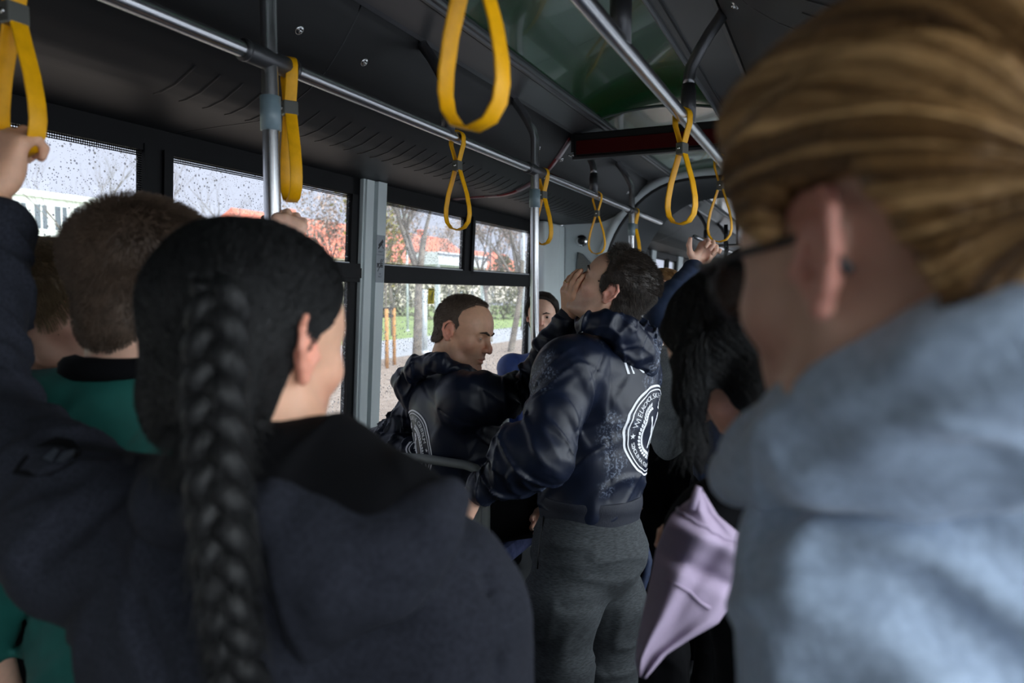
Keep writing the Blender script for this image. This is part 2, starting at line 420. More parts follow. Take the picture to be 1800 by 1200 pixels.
# ---------------------------------------------------------------- people: heads, hands, hair
class Head:
    """local axes: x to the person's right, y out of the face, z to the crown; origin between the ears"""
    def __init__(s, o, fwd, up, sc=1.0, skin=None):
        s.y = unit(fwd); s.z = unit(np.array(up) - s.y * (np.array(up) @ s.y)); s.x = np.cross(s.y, s.z); s.o = np.array(o, float); s.sc = sc
        s.M = np.stack([s.x, s.y, s.z], 1)
    def loc(s, p): return (p - s.o) @ s.M / s.sc
    def wd(s, p): return s.M @ (np.array(p, float) * s.sc) + s.o
    def dirw(s, d): return d @ s.M.T
    def skull(s, S, k=.02):
        S.frame(s.o, s.x, s.y, s.z, s.sc)
        S.ell((0, -.012, .037), (.0765, .097, .083), k).ell((0, .02, .03), (.066, .072, .072), .03)
        S.ell((0, .026, -.03), (.058, .060, .075), .03)
        return S
    def ops(s, S, female=False, eyes=.5, mouth=0.0, neck=None, ears=True, jaw=1.0):
        s.skull(S); j = .9 if female else 1.0
        for q in (-1, 1):
            S.cap((q * .054 * j, -.002, -.035), (q * .044 * j, .022, -.078), .016, .015, .02)
            S.cap((q * .044 * j, .022, -.078), (q * .012 * j, .072, -.100), .015, .015, .02)
            S.ell((q * .044, .050, -.022), (.020, .022, .018), .02)
            S.cap((q * .012, .083, .024), (q * .042, .066, .024), .009, .008, .014)
        S.ell((0, .076, -.098), (.018, .016, .015), .018)
        S.ell((0, .068, -.055), (.030, .024, .032), .022)
        for q in (-1, 1):
            S.ell((q * .031, .094, .003), (.017, .016, .011), .016, sub=True)
            S.ell((q * .031, .0715, .003), (.0136,) * 3, .005)
            if eyes > 0: S.ell((q * .031, .0880, .002), (.0125, .0100, .0058 * eyes), .0015, sub=True)
        S.chain([(0, .083, .018), (0, .094, -.004), (0, .105, -.022), (0, .108, -.031)], [.007, .0075, .0090, .0100], .008)
        for q in (-1, 1):
            S.ell((q * .0125, .096, -.033), (.0078, .0100, .0075), .006)
            S.ell((q * .0065, .1005, -.0415), (.0035, .0050, .0030), .002, sub=True)
        S.chain([(-.022, .079, -.0645), (-.008, .089, -.0610), (.008, .089, -.0610), (.022, .079, -.0645)], [.003, .0058, .0058, .003], .005)
        S.chain([(-.020, .078, -.0695), (0, .088, -.0730), (.020, .078, -.0695)], [.003, .0070, .003], .005)
        S.chain([(-.022, .086, -.0668), (0, .098, -.0672 - mouth), (.022, .086, -.0668)], [.0012, .0022 + mouth, .0012], .002, sub=True)
        S.ell((0, .089, -.0835), (.016, .006, .004), .006, sub=True)
        if ears:
            for q in (-1, 1):
                H = [(.013, .004), (.015, .020), (.006, .031), (-.008, .032), (-.018, .020), (-.018, .002), (-.011, -.015), (-.002, -.026), (.006, -.024)]
                X = lambda y: q * (.0775 + .011 * np.clip(-y / .018, -.4, 1))
                S.ell((q * .079, -.013, .000), (.0065, .016, .026), .006)
                S.chain([(X(y), -.012 + y, z) for y, z in H], [.0030, .0034, .0036, .0038, .0040, .0036, .0036, .0058, .0045], .003)
                S.chain([(X(-.006) + q * .001, -.020, .018), (X(-.008), -.022, .002), (X(-.004), -.017, -.012)], [.0028, .003, .0025], .003)
                S.ell((q * .0875, -.010, -.003), (.0085, .0075, .011), .003, sub=True)
                S.ell((q * .0795, .003, -.006), (.004, .0035, .006), .003)
        if neck is not None:
            S.world(); a = s.wd((0, -.030, -.045)); r = (.046 if female else .055) * s.sc
            S.cap(a, neck, r, r * 1.04, .03 * s.sc)
            if not female: S.cap(s.wd((0, .035, -.095)), np.array(neck) + s.y * .03, .02 * s.sc, .03 * s.sc, .03)
        return S
    def tint(s, V, stubble=0.0):
        p = s.loc(V); x, y, z = p.T; ax = np.abs(x); t = np.ones((len(V), 3)); g = lambda u, w: np.exp(-(u / w) ** 2)
        near = (np.abs(p) < .16).all(1)
        lip = np.clip(1.4 * g(np.hypot(x / .024, (z + .067) / .0095), 1) - .4, 0, 1) * (y > .070) * near
        t *= 1 - lip[:, None] * np.array([.10, .42, .35])
        ear = ((ax > .0775) * (np.abs(z) < .04) * (np.abs(y + .012) < .032) * near)[:, None]; t *= 1 - ear * np.array([-.10, .16, .12])
        nose = g(np.hypot(x, np.hypot(y - .105, z + .03)), .022) * near; t *= 1 - nose[:, None] * np.array([.0, .22, .18])
        ck = g(np.hypot(np.hypot(ax - .045, y - .05), z + .035), .028) * near; t *= 1 - ck[:, None] * np.array([-.02, .12, .10])
        eye = g(np.hypot(np.hypot(ax - .031, (y - .084)) / .016, (z - .002) / .0075), 1) * near; t *= 1 - .38 * eye[:, None]
        if stubble:
            m = np.clip((y - .0) / .03, 0, 1) * np.clip((-.035 - z + .25 * (.075 - y) * 0) / .02, 0, 1) * np.clip((z + .14) / .03, 0, 1) * near * (1 - lip)
            m2 = g(x / .022, 1) * g((z + .050) / .010, 1) * (y > .075) * near; m = np.clip(m + .8 * m2, 0, 1)
            sp = .75 + .5 * vnoise(V * 420) * .5
            t *= 1 - stubble * (m * sp)[:, None] * np.array([.42, .36, .30])
        return t
    def shell(s, region, thick, k=.01, vox=.004, noise=.0015, nf=60., extra=None, stretch=(1, 1, 1), nfun=None):
        """hair as a closed mass lying on the skull: region(x,y,z)<0 where hair grows, thick(x,y,z) metres"""
        S = s.skull(Sdf()); S.ell((0, -.045, -.045), (.060, .055, .060), .03)
        S.ops = [(f, a - .05, b + .05, kk, sb) for f, a, b, kk, sb in S.ops]
        n0 = len(S.ops)
        if extra: extra(S)
        base = S.ops[:n0]; more = S.ops[n0:]
        def post(p, d):
            q = s.loc(p); x, y, z = q.T; e = np.full(len(p), 1.0)
            for f, a, b, kk, sb in base:
                w = f(p); h = np.maximum(kk - np.abs(w - e), 0) / kk; e = np.minimum(e, w) - h * h * kk * .25
            e = e - thick(x, y, z) - noise * vnoise(q * np.array(stretch) * nf) - (nfun(p) if nfun else 0)
            r = region(x, y, z) * s.sc; h = np.maximum(k - np.abs(e - r), 0) / k; e = np.maximum(e, r) + h * h * k * .25
            for f, a, b, kk, sb in more:
                w = f(p) - noise * vnoise(q * nf); kk = max(kk, 1e-4); h = np.maximum(kk - np.abs(w - e), 0) / kk; e = np.minimum(e, w) - h * h * kk * .25
            return e
        return S.mesh(vox, post)
def lin(v, xs, ys): return np.interp(v, xs, ys)
def men_region(x, y, z):
    """cropped men's hairline: forehead, temple, sideburn, round the ear, nape"""
    front = y - lin(z, [-.05, -.01, .02, .045, .075, .10, .12], [.012, .018, .030, .038, .056, .066, .07]) + np.abs(x) * .12
    low = lin(y, [-.11, -.06, -.035, -.022, -.010, .004, .010, .03], [-.078, -.072, -.050, .020, .032, .026, -.010, -.022]) - z
    return np.maximum(front, low)
def hand(S, wrist, ydir, back, side=1, sc=1.0, curl=(.5, .5, .5, .5), thumb=(.3, .3), spread=.06, palm_r=.0):
    """side=1: the thumb is on local +x. y along the fingers, z out of the back of the hand"""
    y = unit(ydir); z = unit(np.array(back) - y * (np.array(back) @ y)); x = np.cross(y, z) * side
    S.frame(wrist, x, y, z, sc); k = .012
    S.cap((-.006, -.03, 0), (0, .012, 0), .024, .022, .02, flat=((0, 0, 1), .78))
    for i, xr in enumerate((.029, .010, -.010, -.027)):
        S.cap((xr * .55, .012, 0), (xr, .085 - .004 * abs(i - 1.2), .001), .0150, .0118, .014)
    S.ell((.024, .035, -.010), (.018, .028, .015), .012); S.ell((-.024, .032, -.008), (.012, .028, .012), .012)
    S.ell((0, .05, -.012), (.016, .022, .007), .008, sub=True)
    for i, (xr, L, r) in enumerate(((.029, .070, .0088), (.010, .078, .0090), (-.010, .073, .0086), (-.027, .057, .0078))):
        a = 0.0; p = np.array([xr, .085 - .004 * abs(i - 1.2), 0.0]); c = curl[i]; sx = spread * (1.2 - i)
        for j, (fr, am) in enumerate(((.45, .75), (.31, 1.1), (.24, .8))):
            a += c * am; q = p + np.array([math.sin(sx) * math.cos(a), math.cos(sx) * math.cos(a), -math.sin(a)]) * L * fr
            S.cap(tuple(p), tuple(q), r * (1.04 - .08 * j), r * (.98 - .1 * j), .005 if j else .009); p = q
    a, b = thumb     # a: away from the palm sideways, b: folded towards the palm
    p0 = np.array([.018, .016, -.008]); p1 = p0 + np.array([math.sin(a + .25), math.cos(a + .25) * .8, -b * .5]) * .038
    p2 = p1 + unit([math.sin(a), math.cos(a), -b * 1.0]) * .033; p3 = p2 + unit([math.sin(a * .7), math.cos(a * .6), -b * 1.3]) * .024
    S.cap(tuple(p0), tuple(p1), .0155, .0115, .012).cap(tuple(p1), tuple(p2), .0112, .0098, .006).cap(tuple(p2), tuple(p3), .0098, .0078, .005)
    S.world(); return S
def hand_frame(wrist, ydir, back, side=1):
    y = unit(ydir); z = unit(np.array(back) - y * (np.array(back) @ y)); return np.array(wrist), np.cross(y, z) * side, y, z
def eyeball(head, q, mt, parent, gaze=(0, 1, 0)):
    g = unit(gaze); c = np.array([q * .031, .0715, .003]); V = []; Fc = []; n = 14
    b = MB().sphere((0, 0, 0), 1, n); v = np.array(b.v); me = np_mesh([(np.array([head.wd(c + w * .0121) for w in v]), np.array(b.f))],
        lambda W_: np.where((v @ g)[:, None] > .93, [.01, .008, .006], np.where((v @ g)[:, None] > .80, [.06, .035, .02], [.62, .58, .55])))
    return link('eye', me, mt, parent)
def brow(head, mt, parent, r=.0035, dz=0.0, dx=1.0):
    for q in (-1, 1):
        S = Sdf(); S.frame(head.o, head.x, head.y, head.z, head.sc)
        S.chain([(q * .011, .0975, .020 + dz), (q * .028, .0935, .026 + dz), (q * .047 * dx, .0775, .021 + dz)], [r, r * 1.05, r * .6], .003)
        S.ops = S.ops; link('eyebrow', np_mesh([S.mesh(.0018)]), mt, parent)
# ---------------------------------------------------------------- the bus
m_black = mat('black_rubber', (.008, .008, .009), .45)
m_blackfr = mat('black_window_frame', (.0035, .0035, .0045), .55, var=.2, spec=.2)
m_duct = mat('charcoal_duct_plastic', (.019, .019, .020), .50, spec=.33, var=.06, vscale=3, bump=.10, bscale=400)
m_grey = mat('light_grey_plastic', (.68, .74, .75), .45, var=.04, vscale=3, bump=.06, bscale=500)
m_grey2 = mat('mid_grey_plastic', (.16, .17, .18), .40)
m_band = mat('grey_light_cover', (.085, .085, .09), .35)
m_green = mat('glossy_green_ceiling', (.006, .075, .018), .16, coat=.3, var=.15, vscale=1.2)
m_steel = mat('brushed_steel', (.50, .50, .52), .27, metal=1.0, bump=.12, bscale=90, bstretch=(1, 1, .03))
m_steelh = mat('brushed_steel_rail', (.50, .50, .52), .27, metal=1.0, bump=.12, bscale=90, bstretch=(1, .03, 1))
m_steeld = mat('dark_steel', (.22, .22, .23), .32, metal=1.0)
m_joint = mat('grey_joint', (.07, .07, .075), .4, metal=.6)
m_clamp = mat('translucent_blue_grey_clamp', (.20, .27, .31), .35, var=.1, vscale=30)
m_yellow = mat('yellow_strap', (.84, .40, .0015), .45, var=.08, vscale=40, bump=.25, bscale=300, spec=.3)
m_chrome = mat('chrome', (.7, .7, .7), .12, metal=1.0)
m_red = mat('red_tape', (.20, .008, .012), .3); m_white = mat('white_tape', (.24, .14, .15), .3)
m_led = mat('dark_red_display', (.075, .004, .005), .35, spec=.2)
m_floor = mat('speckled_floor', (.035, .037, .04), .6, var=.4, vscale=300)
m_seat = mat('grey_seat_shell', (.17, .18, .175), .38, var=.05, vscale=10)
m_cush = mat('blue_patterned_cushion', (.02, .03, .09), .9, col2=(.05, .06, .14), vscale=40)
def wx(z): return -1.97 + .055 * (z - .8)
CX = -.748                                                       # middle of the aisle
mx_ = lambda x: 2 * CX - x                                       # the other side
def glass_mat(name, scale, dens, haze, th):
    M = Mat(name); co = M.coord((1, 1, 1), 'Object')
    def drops(sc, th):
        v = M.n('TexVoronoi'); v.inputs['Scale'].default_value = sc; M.l(co, v.inputs['Vector'])
        sp = M.n('SeparateColor'); M.l(v.outputs['Color'], sp.inputs[0])
        a = M.n('Math', operation='MULTIPLY'); M.l(sp.outputs[0], a.inputs[0]); a.inputs[1].default_value = th
        b = M.n('Math', operation='LESS_THAN'); M.l(v.outputs['Distance'], b.inputs[0]); M.l(a.outputs[0], b.inputs[1])
        c = M.n('Math', operation='LESS_THAN'); M.l(sp.outputs[1], c.inputs[0]); c.inputs[1].default_value = dens
        d = M.n('Math', operation='MULTIPLY'); M.l(b.outputs[0], d.inputs[0]); M.l(c.outputs[0], d.inputs[1]); return d.outputs[0], v
    d1, v1 = drops(scale, th); d2, v2 = drops(scale * 2.1, th)
    mxm = M.n('Math', operation='MAXIMUM'); M.l(d1, mxm.inputs[0]); M.l(d2, mxm.inputs[1])
    tr = M.n('BsdfTransparent'); tr.inputs[0].default_value = (.90, .93, .95, 1)
    dk = M.n('BsdfTransparent'); dk.inputs[0].default_value = (.34, .35, .38, 1)
    lt = M.n('BsdfTranslucent'); lt.inputs[0].default_value = (.8, .84, .88, 1)
    gl = M.n('BsdfGlossy'); gl.inputs['Roughness'].default_value = .02
    sp = M.n('SeparateXYZ'); M.l(v1.outputs['Position'], sp.inputs[0])
    nz = M.n('TexNoise'); nz.inputs['Scale'].default_value = scale * 1.2; M.l(co, nz.inputs['Vector'])
    r = M.n('ValToRGB'); M.l(nz.outputs[0], r.inputs[0]); r.color_ramp.elements[0].position = .45; r.color_ramp.elements[1].position = .55
    drop = M.n('MixShader'); M.l(r.outputs[0], drop.inputs[0]); M.l(dk.outputs[0], drop.inputs[1]); M.l(lt.outputs[0], drop.inputs[2])
    hz = M.n('MixShader'); hz.inputs[0].default_value = haze; M.l(tr.outputs[0], hz.inputs[1]); M.l(lt.outputs[0], hz.inputs[2])
    mix = M.n('MixShader'); M.l(mxm.outputs[0], mix.inputs[0]); M.l(hz.outputs[0], mix.inputs[1]); M.l(drop.outputs[0], mix.inputs[2])
    fr = M.n('Fresnel'); fr.inputs[0].default_value = 1.3
    m2 = M.n('MixShader'); M.l(fr.outputs[0], m2.inputs[0]); M.l(mix.outputs[0], m2.inputs[1]); M.l(gl.outputs[0], m2.inputs[2])
    M.l(m2.outputs[0], M.out.inputs[0]); return M.m
g_clear = glass_mat('rain_specked_glass', 85, .75, .01, .33)
g_wet = glass_mat('wet_glass', 80, .85, .12, .40)
g_door = glass_mat('door_glass', 60, .10, .0, .2)
def dots_mat():
    M = Mat('dotted_print'); co = M.coord((0, 1, 1)); v = M.n('TexVoronoi'); v.inputs['Scale'].default_value = 150; v.inputs['Randomness'].default_value = 0
    M.l(co, v.inputs['Vector']); b = M.n('Math', operation='LESS_THAN'); M.l(v.outputs['Distance'], b.inputs[0]); b.inputs[1].default_value = .47
    t = M.n('BsdfTransparent'); d = M.n('BsdfDiffuse'); d.inputs[0].default_value = (.01, .01, .01, 1)
    x = M.n('MixShader'); M.l(b.outputs[0], x.inputs[0]); M.l(t.outputs[0], x.inputs[1]); M.l(d.outputs[0], x.inputs[2]); M.l(x.outputs[0], M.out.inputs[0]); return M.m
m_dots = dots_mat()
Y0, Y1 = -3.0, 5.0
struct('floor', MB().box((-2.02, Y0, -.06), (.52, 12.2, 0)).me(), m_floor)
# side walls
def wall_box(mb, side, y0, y1, z0, z1, inn, out, bev=0):
    """a slab following the lean of the side wall"""
    def X(z, off): x = wx(z) + off; return x if side < 0 else mx_(x)
    v = [(X(z, o), y, z) for y in (y0, y1) for z in (z0, z1) for o in (-out, inn)]
    f = [(0, 1, 3, 2), (4, 6, 7, 5), (0, 4, 5, 1), (2, 3, 7, 6), (0, 2, 6, 4), (1, 5, 7, 3)]
    if side > 0: f = [g[::-1] for g in f]
    return mb.add(v, f)
WIN = {-1: [(-2.85, -.08), (.10, 2.645), (2.80, 4.62)], 1: [(-2.85, -.70), (1.45, 2.9), (3.05, 4.62)]}
nwin = 1
def window(side, y0, y1, zs, mull, glassU, glassL, n, zb=.74):
    fr = MB(); t = .05
    wall_box(fr, side, y0, y1, 2.03, 2.10, .012, .02); wall_box(fr, side, y0, y1, zb, zb + .05, .012, .02)
    wall_box(fr, side, y0, y0 + t, zb, 2.10, .012, .02); wall_box(fr, side, y1 - t, y1, zb, 2.10, .012, .02)
    wall_box(fr, side, y0, y1, 1.655, 1.735, .026, .02); wall_box(fr, side, y0, y1, 1.672, 1.715, .034, .02)
    for m in mull: wall_box(fr, side, m - .05, m + .05, 1.70, 2.05, .016, .02); wall_box(fr, side, m + .012, m + .045, 1.72, 2.04, .026, .02)
    o = struct('window_%d' % n, fr.me(), m_blackfr)
    edges = [y0 + t] + [e for m in mull for e in (m - .05, m + .05)] + [y1 - t]
    for a, b in zip(edges[::2], edges[1::2]):
        struct('pane', wall_box(MB(), side, a, b, 1.735, 2.03, -.002, .002).me(), glassU, o)
        bd = MB()
        for q in ((a, b, 2.012, 2.031), (a, b, 1.735, 1.747), (a, a + .014, 1.735, 2.03), (b - .014, b, 1.735, 2.03)): wall_box(bd, side, q[0], q[1], q[2], q[3], .0028, -.0022)
        struct('dotted_border', bd.me(), m_dots, o)
        struct('seal', wall_box(MB(), side, a, b, 1.728, 1.741, .006, -.002).me(), m_alu, o)
    struct('pane', wall_box(MB(), side, y0 + t, y1 - t, zb + .05, 1.66, -.002, .002).me(), glassL, o)
    return o
m_alu = mat('pale_seal', (.60, .62, .68), .3)
wl = MB(); wall_box(wl, -1, Y0, Y1, 0, .74, 0, .06)
struct('wall_left', wl.me(), m_grey2)
wr = MB(); wall_box(wr, 1, Y0, -.70, 0, .74, 0, .06); wall_box(wr, 1, 1.45, Y1, 0, .74, 0, .06)
struct('wall_right', wr.me(), m_grey2)
window(-1, .10, 2.645, None, [.55, 1.615], g_clear, g_wet, 1)
window(-1, 2.80, 4.66, None, [3.69], g_wet, g_wet, 2)
window(-1, -2.85, -.08, None, [-1.4], g_clear, g_clear, 3)
window(1, 1.45, 2.9, None, [2.2], g_clear, g_clear, 4); window(1, 3.05, 4.66, None, [3.8], g_clear, g_clear, 5); window(1, -2.85, -.7, None, [-1.8], g_clear, g_clear, 6)
# light grey pillars between the windows
def pillar(side, y0, y1, n, ridges=True):
    mb = MB(); wall_box(mb, side, y0, y1, .0, 2.10, .030, .05)
    wall_box(mb, side, y0 + .012, y0 + (y1 - y0) * .42, .0, 2.098, .040, 0); wall_box(mb, side, y0 + (y1 - y0) * .52, y1 - .008, .0, 2.098, .052, 0)
    struct('trim_%d' % n, mb.me(), m_grey)
pillar(-1, 2.645, 2.80, 1); pillar(-1, -.08, .10, 2); pillar(-1, -3.0, -2.85, 3)
pillar(1, 2.90, 3.05, 4); pillar(1, 1.36, 1.45, 5); pillar(1, -3.0, -2.85, 6)
# the door on the right, next to the camera: two glazed leaves
for n, (a, b) in enumerate(((-.66, .32), (.36, 1.34)), 1):
    fr = MB(); wall_box(fr, 1, a, a + .05, .02, 2.1, .02, .03); wall_box(fr, 1, b - .05, b, .02, 2.1, .02, .03)
    wall_box(fr, 1, a, b, .02, .22, .02, .03); wall_box(fr, 1, a, b, 2.03, 2.1, .02, .03)
    o = struct('door_%d' % n, fr.me(), m_blackfr)
    struct('pane', wall_box(MB(), 1, a + .05, b - .05, .22, 2.03, -.002, .002).me(), g_door, o)
    struct('door_handle', MB().tube([(mx_(wx(.9)) - .03, (b - .1 if n == 1 else a + .1), .8), (mx_(wx(1.4)) - .03, (b - .1 if n == 1 else a + .1), 1.4)], .014).me(), m_yellow, o)
# ceiling and ducts
PROF = [(-1.190, 2.385), (-1.200, 2.360), (-1.255, 2.285), (-1.310, 2.222), (-1.370, 2.178), (-1.430, 2.146), (-1.50, 2.118), (-1.560, 2.107), (-1.70, 2.106), (-1.83, 2.103), (-1.905, 2.098), (-1.925, 2.098)]
def prof_at(s):
    """point and inward normal at s in 0..1 along the duct profile"""
    pr = np.array(PROF); seg = np.linalg.norm(np.diff(pr, axis=0), axis=1); c = np.concatenate([[0], np.cumsum(seg)]) / seg.sum()
    x = np.interp(s, c, pr[:, 0]); z = np.interp(s, c, pr[:, 1]); e = .02; a = np.array([np.interp(s - e, c, pr[:, 0]), np.interp(s - e, c, pr[:, 1])]); b = np.array([np.interp(s + e, c, pr[:, 0]), np.interp(s + e, c, pr[:, 1])])
    t = unit(b - a); n = np.array([-t[1], t[0]]); n = n if n[1] < 0 or n[0] > 0 else -n
    if n[1] > 0: n = -n
    return np.array([x, z]), n
def duct_strip(mb, s0, s1, y0, y1, h, side=-1, n=12, skew=0.0):
    V = []; 
    for i in range(n + 1):
        q, nn = prof_at(s0 + (s1 - s0) * i / n); dy = skew * i / n
        for hh in (-.004, h):
            x, z = q + nn * hh
            for y in (y0, y1): V.append((x if side < 0 else mx_(x), y + dy, z))
    Fc = []
    for i in range(n):
        a = 4 * i; b = a + 4
        Fc += [(a + 2, a + 3, b + 3, b + 2), (a, a + 2, b + 2, b), (a + 1, b + 1, b + 3, a + 3), (a, b, b + 1, a + 1)]
    Fc += [(0, 1, 3, 2), (4 * n, 4 * n + 2, 4 * n + 3, 4 * n + 1)]
    return mb.add(V, Fc, True)
def duct(side, y0, y1, name, n, slots=True, par=None):
    pf = [(x if side < 0 else mx_(x), z) for x, z in PROF]; S = []
    pr = []
    for i in range(len(pf) - 1):
        for k in range(4): pr.append((pf[i][0] + (pf[i + 1][0] - pf[i][0]) * k / 4, pf[i][1] + (pf[i + 1][1] - pf[i][1]) * k / 4))
    pr.append(pf[-1]); mb = MB(); mb.extrude_profile(pr, y0, y1, smooth=True)
    back = [(pf[0][0], 2.5), (pf[-1][0] + (-.06 if side < 0 else .06), 2.5), (pf[-1][0] + (-.06 if side < 0 else .06), 2.098), pf[-1]]
    mb.extrude_profile([pf[0]] + back, y0, y1)
    o = struct(name, mb.me(), m_duct)
    sl = MB(); y = math.ceil(y0 / .078) * .078
    while slots and y < y1 - .1:
        if abs((y - 1.68) % 1.72) > .06 and y > 1.25: duct_strip(sl, .40, .60, y, y + .006, .0016, side, skew=.02)
        y += .078
    if slots: struct('air_slots', sl.me(), m_duct, o)
    sm = MB()
    for k in range(8):
        ys = 1.68 + 1.72 * (k - 3)
        if y0 < ys < y1: duct_strip(sm, .0, 1.0, ys, ys + .006, .0008, side, 30)
    struct('panel_seam', sm.me(), m_black, o)
    for ys in (1.52, 1.80, 3.16, 3.47, 4.75):
        if not (y0 < ys < y1): continue
        q, nn = prof_at(.16); x = q[0] if side < 0 else mx_(q[0]); nx = nn[0] if side < 0 else -nn[0]
        c = np.array([x, ys, q[1]]); nv = np.array([nx, 0, nn[1]])
        struct('screw', MB().tube([c - nv * .004, c + nv * .002, c + nv * .003], [.013, .013, .010], 16).tube([c + nv * .002, c + nv * .008], [.007, .005], 6).me(), m_chrome, o)
    return o
dl = duct(-1, Y0, 5.0, 'ceiling_duct', 1); dr = duct(1, Y0, 5.0, 'ceiling_duct', 2)
tp = MB(); duct_strip(tp, .03, .90, 3.39, 3.435, .004, -1, 40); struct('warning_tape', tp.me(), m_red, dl)
wt = MB()
for a, b in ((.05, .17), (.33, .47), (.60, .68), (.80, .90)): duct_strip(wt, a, b, 3.388, 3.437, .0055, -1, 10)
for k in range(6): duct_strip(wt, .70 + k * .014, .706 + k * .014, 3.392, 3.433, .0055, -1, 3)
struct('warning_tape_white', wt.me(), m_white, dl)
def dome(x): return 2.405 + .030 * (1 - ((x - CX) / .262) ** 2)
def ceiling(y0, y1, name):
    xs = np.linspace(-1.01, -.486, 25); mb = MB(); mb.extrude_profile([(x, dome(x)) for x in xs], y0, y1, smooth=True)
    mb.box((-1.95, y0, 2.5), (.45, y1, 2.54)); o = struct(name, mb.me(), m_green)
    for s in (-1, 1):
        f = (lambda x: x) if s < 0 else mx_
        t = MB(); t.extrude_profile([(f(x), z) for x, z in ((-1.192, 2.385), (-1.186, 2.378), (-1.172, 2.384), (-1.045, 2.398), (-1.040, 2.392), (-1.030, 2.392), (-1.026, 2.399), (-1.012, 2.401), (-1.008, 2.396), (-1.000, 2.396), (-.996, 2.42))], y0, y1)
        struct('light_cover', t.me(), m_band, o)
        struct('shadow_gap', MB().extrude_profile([(f(-1.0445), 2.3965), (f(-1.0435), 2.3915), (f(-1.0405), 2.3912)], y0, y1).me(), m_black, o)
        struct('edge_bead', MB().tube([(f(-1.004), y0, 2.396), (f(-1.004), y1, 2.396)], .006, 8).me(), m_grey2, o)
    for ys in (3.27, .9):
        if y0 < ys < y1: struct('ceiling_joint', MB().strip([(x, ys, dome(x) - .003) for x in xs], .008, .006, closed=False).me(), m_grey2, o)
    return o
ceiling(Y0, 5.0, 'ceiling')
# wall behind the camera
struct('wall_back', MB().box((-2.0, Y0 - .05, 0), (.52, Y0, 2.5)).me(), m_grey2)
# bulkheads and bellows of the articulation
ARCHL = [(-1.16, .0), (-1.165, .30), (-1.20, .62), (-1.36, .95), (-1.46, 1.20), (-1.515, 1.45), (-1.520, 1.68), (-1.482, 1.873), (-1.425, 2.03), (-1.345, 2.146), (-1.255, 2.245), (-1.148, 2.325), (-1.05, 2.362), (-.956, 2.376), (-.85, 2.382)]
def arch(ins=0.0):
    a = np.array(ARCHL); a = np.concatenate([a, [[mx_(x), z] for x, z in ARCHL[::-1]]])
    # resample
    seg = np.linalg.norm(np.diff(a, axis=0), axis=1); c = np.concatenate([[0], np.cumsum(seg)]); t = np.linspace(0, c[-1], 90)
    p = np.stack([np.interp(t, c, a[:, 0]), np.interp(t, c, a[:, 1])], 1)
    T = np.gradient(p, axis=0); n = np.stack([T[:, 1], -T[:, 0]], 1); n /= np.linalg.norm(n, axis=1)[:, None]
    for _ in range(3): p[1:-1] = (p[:-2] + 2 * p[1:-1] + p[2:]) / 4
    return p + n * ins
def outer_at(q):
    """where a ray from the middle of the section through q meets the shell of the bus"""
    c = np.array([CX, 1.2]); d = q - c; k = 9
    poly = [(wx(0) - .02, -.02), (wx(2.098), 2.098)] + [(x, z) for x, z in PROF[::-1]][1:] + [(-1.19, 2.42)]
    poly = poly + [(mx_(x), z) for x, z in poly[::-1]]; poly.append(poly[0])
    for a, b in zip(poly[:-1], poly[1:]):
        a = np.array(a); b = np.array(b); e = b - a; det = d[0] * (-e[1]) + d[1] * e[0]
        if abs(det) < 1e-9: continue
        r = a - c; t = (r[0] * (-e[1]) + r[1] * e[0]) / det; u = (d[0] * r[1] - d[1] * r[0]) / det
        if t > 0 and -1e-6 <= u <= 1 + 1e-6: k = min(k, t)
    return c + d * max(k, 1.0)
def bulkhead(y0, y1, name):
    A = arch(-.01); V = []; n = len(A)
    O = np.array([outer_at(q) for q in A])
    for y in (y0, y1):
        for f in (0, .33, .66, 1): V += [(A[i][0] * (1 - f) + O[i][0] * f, y, A[i][1] * (1 - f) + O[i][1] * f) for i in range(n)]
    Fc = []
    for i in range(n - 1):
        for r in range(3): Fc += [(r * n + i, (r + 1) * n + i, (r + 1) * n + i + 1, r * n + i + 1), ((4 + r) * n + i, (4 + r) * n + i + 1, (5 + r) * n + i + 1, (5 + r) * n + i)]
        Fc.append((i, i + 1, 4 * n + i + 1, 4 * n + i))
    o = struct(name, mesh(V, Fc, False), m_grey)
    return o
def ring(y, ins, r, mt, name, par, ry=None):
    p = arch(ins); return struct(name, MB().tube([(x, y, z) for x, z in p], r, 10).me(), mt, par)
b1 = bulkhead(5.0, 5.06, 'wall_front'); ring(4.995, -.035, .030, m_grey, 'arch_moulding', b1); ring(5.0, .0, .012, m_black, 'rubber_edge', b1)
# vertical step beside the bulkhead and the side panel of the turning joint
struct('corner_trim', MB().box((-1.93, 4.62, .0), (-1.80, 5.0, 2.10), .015).box((-1.82, 4.90, 0), (-1.795, 5.0, 2.09), .006).me(), m_grey, b1)
bel = MB(); ys = np.linspace(5.05, 6.0, 25); ring_pts = [arch(.0 + (.020 if k % 2 else -.032)) for k in range(25)]; n = 90
V = [(x, ys[k], z) for k in range(25) for x, z in ring_pts[k]]; Fc = [(k * n + i, k * n + i + 1, (k + 1) * n + i + 1, (k + 1) * n + i) for k in range(24) for i in range(n - 1)]
m_bel = mat('folded_bellows', (.17, .18, .19), .5)
struct('bellows_wall', mesh(V, Fc, True), m_bel)
b2 = bulkhead(6.0, 6.06, 'wall_rear_section'); ring(5.995, -.035, .034, m_grey, 'arch_moulding', b2); ring(5.98, -.005, .014, m_black, 'rubber_edge', b2)
b3 = ring(5.55, -.045, .016, m_black, 'hoop', b1)
